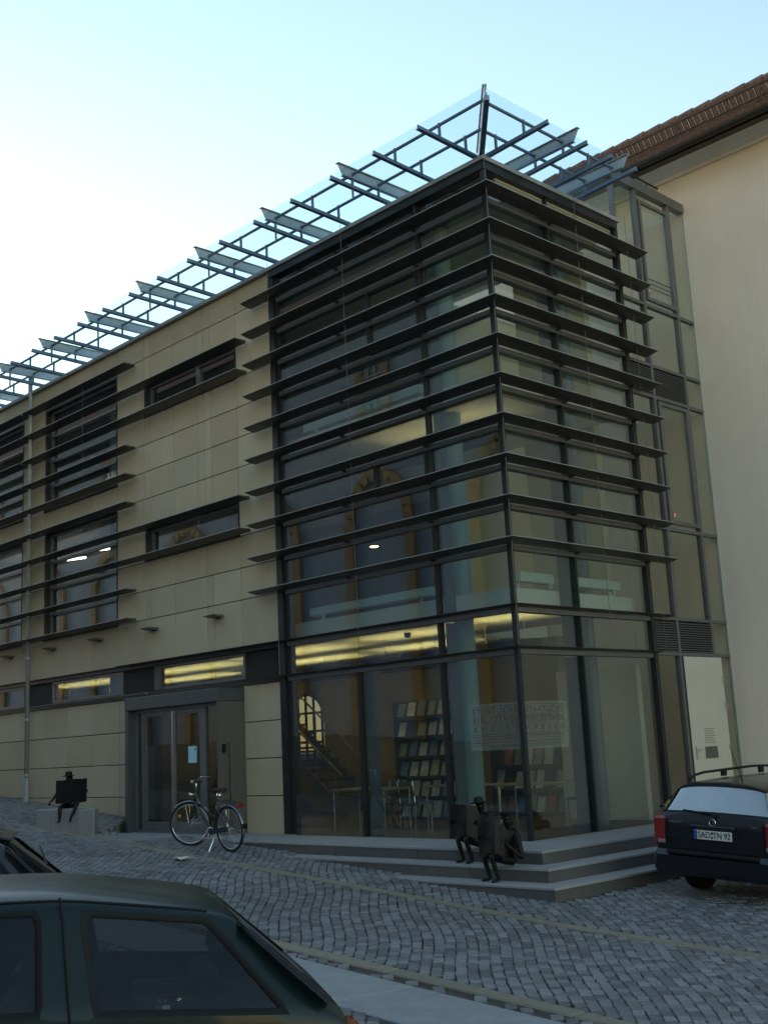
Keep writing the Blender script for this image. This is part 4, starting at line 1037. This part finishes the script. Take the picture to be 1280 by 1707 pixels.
# ================================================================== CARS
def car(name, label, stations, paint, origin, fwd, tiltx, wheels, wr, tw, side_cells, rear_cell, front_cell, rear_glass='car_glass'):
    """stations: dict rows (xl, xt, zb, zm, zbelt, zre, zr, ws, wm, wb, wr); lofted cage, subdivided, then windows cut out"""
    root = thing(name, label, 'car')
    f3 = Vector(fwd).normalized(); l3 = Vector((0, 0, 1)).cross(f3).normalized(); u3 = f3.cross(l3)
    mt = Matrix((f3, l3, u3)).transposed().to_4x4(); mt.translation = Vector(origin); root.matrix_world = mt @ Matrix.Diagonal((1/S, 1/S, 1/S, 1))
    bm = bmesh.new(); rings = []
    for (xl, xt, zb, zm, zbelt, zre, zr, ws, wm, wb, wr_) in stations:
        h = [(xl, 0, zb), (xl, .8*ws, zb), (xl, ws, zb+.10), (xl, wm, zm), (xl, wb, zbelt), (xt+(xl-xt)*.06, wr_, zre), (xt, wr_*.86, zre+(zr-zre)*.55), (xt, wr_*.45, zr-.006), (xt, 0, zr)]
        full = h+[(x, -y, z) for (x, y, z) in h[-2:0:-1]]
        rings.append([bm.verts.new(p) for p in full])
    n = len(rings[0])
    for i in range(len(rings)-1):
        for k in range(n):
            f = bm.faces.new((rings[i][k], rings[i+1][k], rings[i+1][(k+1) % n], rings[i][(k+1) % n])); f.material_index = 0
            if k in (4, n-5) and i in side_cells: f.material_index = 1
            if k in (5, 6, 7, n-6, n-7, n-8) and i == rear_cell: f.material_index = 2
            if k in (5, 6, 7, n-6, n-7, n-8) and i == front_cell: f.material_index = 3
    bm.faces.new(rings[0][::-1]); bm.faces.new(rings[-1])
    bmesh.ops.recalc_face_normals(bm, faces=bm.faces)
    cl = bm.edges.layers.float.new('crease_edge')
    for i in range(len(rings)):
        for k in range(n):
            e = bm.edges.get((rings[i][k], rings[i][(k+1) % n]))
            if i in (0, 1, len(rings)-1): e[cl] = .35
            if i in (rear_cell, rear_cell+1) and k in (5, 6, 7, n-6, n-7, n-8): e[cl] = .5
            if k in (4, n-5) and (i in side_cells or i-1 in side_cells): e[cl] = .85
        if i < len(rings)-1:
            for k in (4, 5, n-4, n-5):
                e = bm.edges.get((rings[i][k], rings[i+1][k]))
                e[cl] = .75 if k in (4, n-4) else .45
    me = bpy.data.meshes.new('cage'); bm.to_mesh(me); bm.free(); ob = bpy.data.objects.new('cage', me); COL.objects.link(ob)
    sb = ob.modifiers.new('d', 'SUBSURF'); sb.levels = sb.render_levels = 3
    bpy.context.view_layer.update(); dg = bpy.context.evaluated_depsgraph_get(); m2 = bpy.data.meshes.new_from_object(ob.evaluated_get(dg))
    bpy.data.objects.remove(ob); bpy.data.meshes.remove(me)
    bm = bmesh.new(); bm.from_mesh(m2); bpy.data.meshes.remove(m2)
    for mi in (1, 2, 3):
        fs = [f for f in bm.faces if f.material_index == mi]
        if not fs: continue
        r = bmesh.ops.inset_region(bm, faces=fs, thickness=.028, depth=0., use_even_offset=True)
        for f in r['faces']: f.material_index = 4
        fs = [f for f in bm.faces if f.material_index == mi]
        r = bmesh.ops.inset_region(bm, faces=fs, thickness=.004, depth=-.008, use_even_offset=True)
        for f in r['faces']: f.material_index = 4
    bm.normal_update()
    # connected groups of glass become panes of their own
    def extract(faces, nm, mat, parent, smooth=True):
        vm = {}; V = []; F = []
        for f in faces:
            idx = []
            for v in f.verts:
                if v not in vm: vm[v] = len(V); V.append(tuple(v.co))
                idx.append(vm[v])
            F.append(tuple(idx))
        b = MB(); b.v, b.f = V, F; return b.build(nm, mat, parent, smooth=smooth)
    body = extract([f for f in bm.faces if f.material_index == 0], 'body', paint, root); smooth_by_angle(body, 50)
    extract([f for f in bm.faces if f.material_index == 4], 'window_rubber', 'plastic', root)
    for mi, nm, gm in ((1, 'side_window', 'car_glass'), (2, 'rear_window', rear_glass), (3, 'windscreen', 'car_glass')):
        todo = set(f for f in bm.faces if f.material_index == mi)
        while todo:
            comp = [todo.pop()]; q = list(comp)
            while q:
                f = q.pop()
                for e in f.edges:
                    for g_ in e.link_faces:
                        if g_ in todo: todo.discard(g_); comp.append(g_); q.append(g_)
            extract(comp, nm, gm, root)
    bm.free()
    for (x, s_) in wheels:
        y = s_*tw
        t = MB(); prof = [(wr*.62, -.09), (wr*.96, -.095), (wr, -.07), (wr, .07), (wr*.96, .095), (wr*.62, .09)]
        t.lathe(prof, 32); wo = t.build('wheel', 'rubber', root, smooth=False); wo.rotation_euler = (R(90), 0, 0); wo.location = (x, y, wr)
        MB().lathe([(0, -s_*.07), (wr*.15, -s_*.07), (wr*.6, -s_*.085), (wr*.63, -s_*.06), (wr*.63, 0), (0, 0)], 24).build('rim', 'rail_metal', wo)
    return root
def seats(root, rows, z=.42):
    for (x, y) in rows:
        m = MB(); m.box(x-.25, x+.25, y-.23, y+.23, z-.15, z); m.obox((x-.34, y-.23, z-.02), (.12, 0, 0), (0, .46, 0), (-.14, 0, .56)); st = m.build('seat', 'seat_cloth', root, bevel=.04)
        MB().obox((x-.50, y-.13, z+.58), (.09, 0, 0), (0, .26, 0), (-.03, 0, .15)).build('headrest', 'seat_cloth', st, bevel=.03)
# --- green hatchback in the foreground
G = [(-1.95, -1.95, .32, .46, .60, .64, .66, .66, .72, .70, .62), (-1.93, -1.92, .30, .52, .80, .84, .86, .74, .80, .79, .72), (-1.88, -1.86, .28, .55, .88, .92, .94, .78, .83, .815, .74),
     (-1.78, -1.36, .26, .56, .905, 1.285, 1.335, .80, .84, .825, .58), (-1.66, -1.25, .24, .56, .91, 1.305, 1.365, .80, .84, .825, .585), (-.78, -.68, .22, .56, .92, 1.345, 1.42, .80, .84, .83, .59), (-.62, -.56, .22, .56, .92, 1.345, 1.422, .80, .84, .83, .59),
     (.75, .30, .22, .56, .91, 1.31, 1.39, .80, .84, .82, .57), (.98, .95, .22, .55, .90, .94, .97, .80, .83, .81, .66), (1.62, 1.62, .24, .50, .76, .80, .82, .78, .81, .78, .60), (1.92, 1.92, .28, .46, .64, .67, .69, .72, .76, .72, .55), (1.98, 1.98, .32, .44, .54, .56, .57, .64, .68, .64, .5)]
GO = Vector((4.90, -9.97, 0)); GF = Vector((-.5, -.866, .07))
CARS = {}
green = car('parked_hatchback', 'dark green hatchback cut off by the lower left corner', G, 'car_green', (GO.x, GO.y, gz(GO.x, GO.y)), GF, 0, ((-1.22, 1), (-1.22, -1), (1.2, 1), (1.2, -1)), .29, .74, (4, 6), 2, 7)
seats(green, ((-.05, .38), (-.05, -.38), (-.95, .36), (-.95, -.36)))
m = MB(); m.box(-1.72, -1.0, -.66, .66, .80, .83); sh_ = m.build('parcel_shelf', 'seat_cloth', green)
for (x, y) in ((-1.12, .10), (-1.40, .40)):  # discs added on the shelf, standing in for wheel reflections in the side window
    q = MB(); q.lathe([(.0, .012), (.08, .014), (.095, .026), (.125, .022), (.13, .0)], 24); o = q.build('wheel_reflection', 'fender', sh_, loc=(x, y, .83)); MB().lathe([(0, .03), (.02, .028), (.025, .014)], 12).build('wheel_reflection_hub', 'chrome', o)
for s_ in (-1, 1):
    m = MB(); m.box(-1.96, -1.80, s_*.60, s_*.825, .60, .86); tlm = m.build('tail_light', 'lamp_red', green, bevel=.02); MB().box(-1.90, -1.79, s_*.79, s_*.829, .70, .86).build('turn_lens', 'lamp_orange', tlm, bevel=.01)
    MB().box(.80, .95, s_*.86, s_*1.0, .93, 1.06).build('mirror', 'car_green', green, bevel=.03)
MB().box(-2.02, -1.88, -.80, .80, .36, .58).build('bumper', 'plastic', green, bevel=.05)
MB().box(1.88, 2.04, -.78, .78, .32, .54).build('bumper', 'plastic', green, bevel=.05)
for s_ in (-1, 1):
    MB().tube([(-.705, s_*.838, .90), (-.695, s_*.822, .96), (-.64, s_*.655, 1.30), (-.62, s_*.59, 1.375)], .006, 5).build('door_seam', 'plastic', green)
    for q_ in (1,): MB().obox((-.71, s_*.848, .30), (0, 0, .60), (.006, 0, 0), (0, s_*.003, 0)).build('door_seam', 'plastic', green)
def drip_rails(root, y, x0, x1):
    from mathutils.bvhtree import BVHTree
    b = [c for c in root.children if c.name.startswith('body')][0].data
    t = BVHTree.FromPolygons([v.co for v in b.vertices], [tuple(p.vertices) for p in b.polygons])
    for s_ in (-1, 1):
        P = []
        for i in range(15):
            h = t.ray_cast(Vector((x0+(x1-x0)*i/14, s_*y, 3)), Vector((0, 0, -1)))
            if h[0] is not None: P.append(h[0]+Vector((0, 0, .001)))
        if len(P) > 2: MB().tube(P, .008, 6).build('drip_rail', 'plastic', root)
drip_rails(green, .560, -1.27, .22)
for s_ in (-1, 1):
    MB().box(-.60, -.44, s_*.842, s_*.862, .80, .84).build('door_handle', 'plastic', green, bevel=.008)
    MB().box(-1.75, 1.7, s_*.838, s_*.852, .52, .57).build('side_moulding', 'plastic', green, bevel=.006)
# --- dark car behind it
D_ = [tuple(r) for r in G]
DO = Vector((1.70, -9.38, 0))
dark = car('parked_small_car', 'black small car with roof spoiler at the left edge behind green hatchback', D_, 'car_black', (DO.x, DO.y, gz(DO.x, DO.y)), GF, 0, ((-1.22, 1), (-1.22, -1), (1.2, 1), (1.2, -1)), .29, .74, (4, 6), 2, 7)
seats(dark, ((-.05, .38), (-.05, -.38), (-.95, .36), (-.95, -.36)))
drip_rails(dark, .560, -1.27, .22)
m = MB(); m.extrude([(-1.28, -.53, 1.345), (-1.43, -.52, 1.322), (-1.43, .52, 1.322), (-1.28, .53, 1.345)], (0, 0, -.022)); m.build('roof_spoiler', 'car_blue', dark, bevel=.01)
for s_ in (-1, 1): MB().box(-1.96, -1.80, s_*.60, s_*.825, .60, .86).build('tail_light', 'lamp_red', dark, bevel=.02)
MB().box(-2.02, -1.88, -.80, .80, .36, .58).build('bumper', 'plastic', dark, bevel=.05)
MB().box(1.88, 2.04, -.78, .78, .32, .54).build('bumper', 'plastic', dark, bevel=.05)
MB().tube([(-1.62, -.02, 1.24), (-1.70, .40, 1.13)], .008, 5).build('rear_wiper', 'plastic', dark)
# --- estate car beside the steps
P_ = [(-2.28, -2.28, .34, .56, .84, .90, .92, .70, .80, .78, .70), (-2.25, -2.25, .31, .58, .95, .985, 1.0, .79, .85, .83, .75), (-2.20, -2.225, .28, .60, .985, 1.03, 1.05, .82, .868, .845, .755),
      (-2.10, -2.03, .26, .60, .99, 1.36, 1.42, .83, .87, .85, .60), (-1.80, -1.74, .25, .60, .99, 1.385, 1.455, .83, .87, .85, .605), (-.98, -.92, .23, .60, .985, 1.40, 1.47, .83, .87, .85, .615), (-.84, -.80, .23, .60, .985, 1.40, 1.47, .83, .87, .85, .615),
      (.10, .08, .23, .60, .98, 1.395, 1.468, .83, .87, .85, .615), (.24, .20, .23, .60, .98, 1.39, 1.465, .83, .87, .85, .615), (1.10, .62, .23, .60, .97, 1.35, 1.42, .83, .87, .84, .60), (1.34, 1.30, .23, .58, .95, .99, 1.02, .83, .86, .83, .68), (1.95, 1.95, .25, .52, .78, .82, .84, .80, .83, .80, .62), (2.26, 2.26, .30, .46, .62, .66, .68, .72, .76, .72, .55), (2.33, 2.33, .34, .44, .52, .55, .56, .64, .68, .64, .5)]
PO = Vector((2.98, 1.36, 0))
est = car('parked_estate_car', 'dark blue estate car with roof rails parked beside the steps', P_, 'car_blue', (PO.x, PO.y, gz(PO.x)-.0), Vector((0, 1, 0)), 0, ((-1.36, 1), (-1.36, -1), (1.34, 1), (1.34, -1)), .315, .76, (4, 6, 8), 2, 9, 'rear_glass')
seats(est, ((.35, .38), (.35, -.38), (-.65, .38), (-.65, 0), (-.65, -.38)), .48)
mm = est.matrix_world.copy(); est.matrix_world = Matrix.Translation(mm.translation) @ Matrix.Rotation(math.atan(.0612), 4, 'Y') @ Matrix.Translation(-mm.translation) @ mm
bp_ = MB(); bp_.box(-2.37, -2.12, -.84, .84, .30, .60); bump_ = bp_.build('bumper', 'car_blue', est, bevel=.06); MB().box(-2.385, -2.30, -.62, .62, .56, .605).build('bumper_strip', 'plastic', bump_, bevel=.01)
MB().box(2.2, 2.40, -.82, .82, .28, .56).build('bumper', 'car_blue', est, bevel=.06)
for s_ in (-1, 1):
    tlm = MB().box(-2.288, -2.10, s_*.675, s_*.862, .64, 1.0).build('tail_light', 'lamp_red', est, bevel=.03)
    MB().box(-2.293, -2.16, s_*.69, s_*.80, .665, .72).build('reversing_lens', 'lamp_clear', tlm, bevel=.01)
    rr = MB(); rr.tube([(-1.86, s_*.565, 1.435), (-1.72, s_*.565, 1.485), (-1.5, s_*.568, 1.51), (-.2, s_*.575, 1.535), (.42, s_*.57, 1.515), (.55, s_*.565, 1.465)], .017, 8); ro = rr.build('roof_rail', 'plastic', est, smooth=True)
    for x in (-1.0, .0): MB().box(x-.06, x+.06, s_*.565-.014, s_*.565+.014, 1.44, 1.53).build('rail_foot', 'plastic', ro)
    MB().box(.95, 1.12, s_*.86, s_*.98, 1.0, 1.11).build('mirror', 'car_black', est, bevel=.03)
np_ = MB().box(-2.305, -2.296, -.26, .26, .755, .865).build('number_plate', 'plate_white', est, bevel=.003)
MB().box(-2.309, -2.3055, .215, .258, .757, .863).build('euro_band', 'plate_blue', np_)
text_mesh('SAD', .105, 'plate_letters', 'ink', np_, frame3((-2.3085, .115, .81), (0, -1, 0), (0, 0, 1)), .0012, .165)
text_mesh('TN 92', .105, 'plate_letters', 'ink', np_, frame3((-2.3085, -.125, .81), (0, -1, 0), (0, 0, 1)), .0012, .235)
for z in (.835, .785): q = MB(); q.lathe([(0, 0), (.016, 0), (.016, .003), (0, .003)], 12); o = q.build('plate_seal', 'ink' if z > .8 else 'fender', np_, loc=(-2.3055, .008, z)); o.rotation_euler = (0, R(-90), 0)
MB().box(-2.315, -2.285, -.31, .31, .885, .925).build('boot_handle', 'car_blue', est, bevel=.012)
q = MB(); q.ring((-2.300, .0, .965), (0, 1, 0), (0, 0, 1), .042, .006, 24, 6); bdg = q.build('badge', 'chrome', est)
def stroke(m, pts, r=.0045): m.tube([(-2.302, y, .965+z) for (y, z) in pts], r, 5)
q = MB(); stroke(q, ((.020, .032), (.0, .004), (-.020, .032))); stroke(q, ((.034, .018), (.016, -.032), (.0, -.002), (-.016, -.032), (-.034, .018))); q.build('badge_letters', 'chrome', bdg)
MB().lathe([(0, 0), (.040, 0), (.040, .004), (0, .004)], 20).build('badge_disc', 'car_blue', bdg)
bdg.children[-1].location = (-2.294, 0, .965); bdg.children[-1].rotation_euler = (0, R(-90), 0)
text_mesh('PASSAT', .042, 'boot_lettering', 'chrome', est, frame3((-2.287, .52, .945), (0, -1, 0), (0, 0, 1)), .003, .18)
text_mesh('TDI', .036, 'boot_lettering', 'chrome', est, frame3((-2.287, -.55, .94), (0, -1, 0), (0, 0, 1)), .003, .085)
m = MB(); m.tube([(-2.235, .0, 1.055), (-2.245, .10, 1.065), (-2.20, .46, 1.085)], .010, 6); m.lathe([(0, 0), (.03, 0), (.025, .03), (0, .035)], 10, (-2.25, 0, 1.03)); m.build('rear_wiper', 'plastic', est)
MB().tube([(-1.70, -.10, 1.45), (-1.72, -.10, 1.48), (-1.98, -.10, 1.90)], [.012, .006, .0035], 6).build('aerial', 'plastic', est)
MB().tube([(-2.3, -.45, .30), (-2.1, -.45, .30)], .03, 10).build('exhaust', 'fender', est)

for s_ in (-1, 1): MB().box(-2.292, -2.27, s_*.660, s_*.668, .62, .98).build('tailgate_seam', 'plastic', est)
MB().box(-2.2945, -2.28, -.33, .33, .735, .885).build('plate_recess', 'plastic', est, bevel=.004)
# crumpled litter by the gutter band
lt = MB(); random.seed(3)
for i in range(5):
    for j in range(4): lt.v.append((-3.89+.07*i+random.uniform(-.015, .015)-.14, -2.69+.05*j+random.uniform(-.015, .015)-.08, gz(-3.9)+.03+random.uniform(0, .035)))
lt.f = [(i*4+j, (i+1)*4+j, (i+1)*4+j+1, i*4+j+1) for i in range(4) for j in range(3)]
lo = lt.build('litter_paper', 'paper'); tag(lo, 'crumpled white paper lying on the cobbles beside the gutter band', 'litter')
so_ = lo.modifiers.new('t', 'SOLIDIFY'); so_.thickness = .006

# ------------------------------------------------------------------ survey units -> metres
bpy.context.view_layer.update()
for o in list(COL.objects):
    if o.parent is None and o.type in ('MESH', 'EMPTY'):
        o.matrix_world = Matrix.Diagonal((S, S, S, 1)) @ o.matrix_world
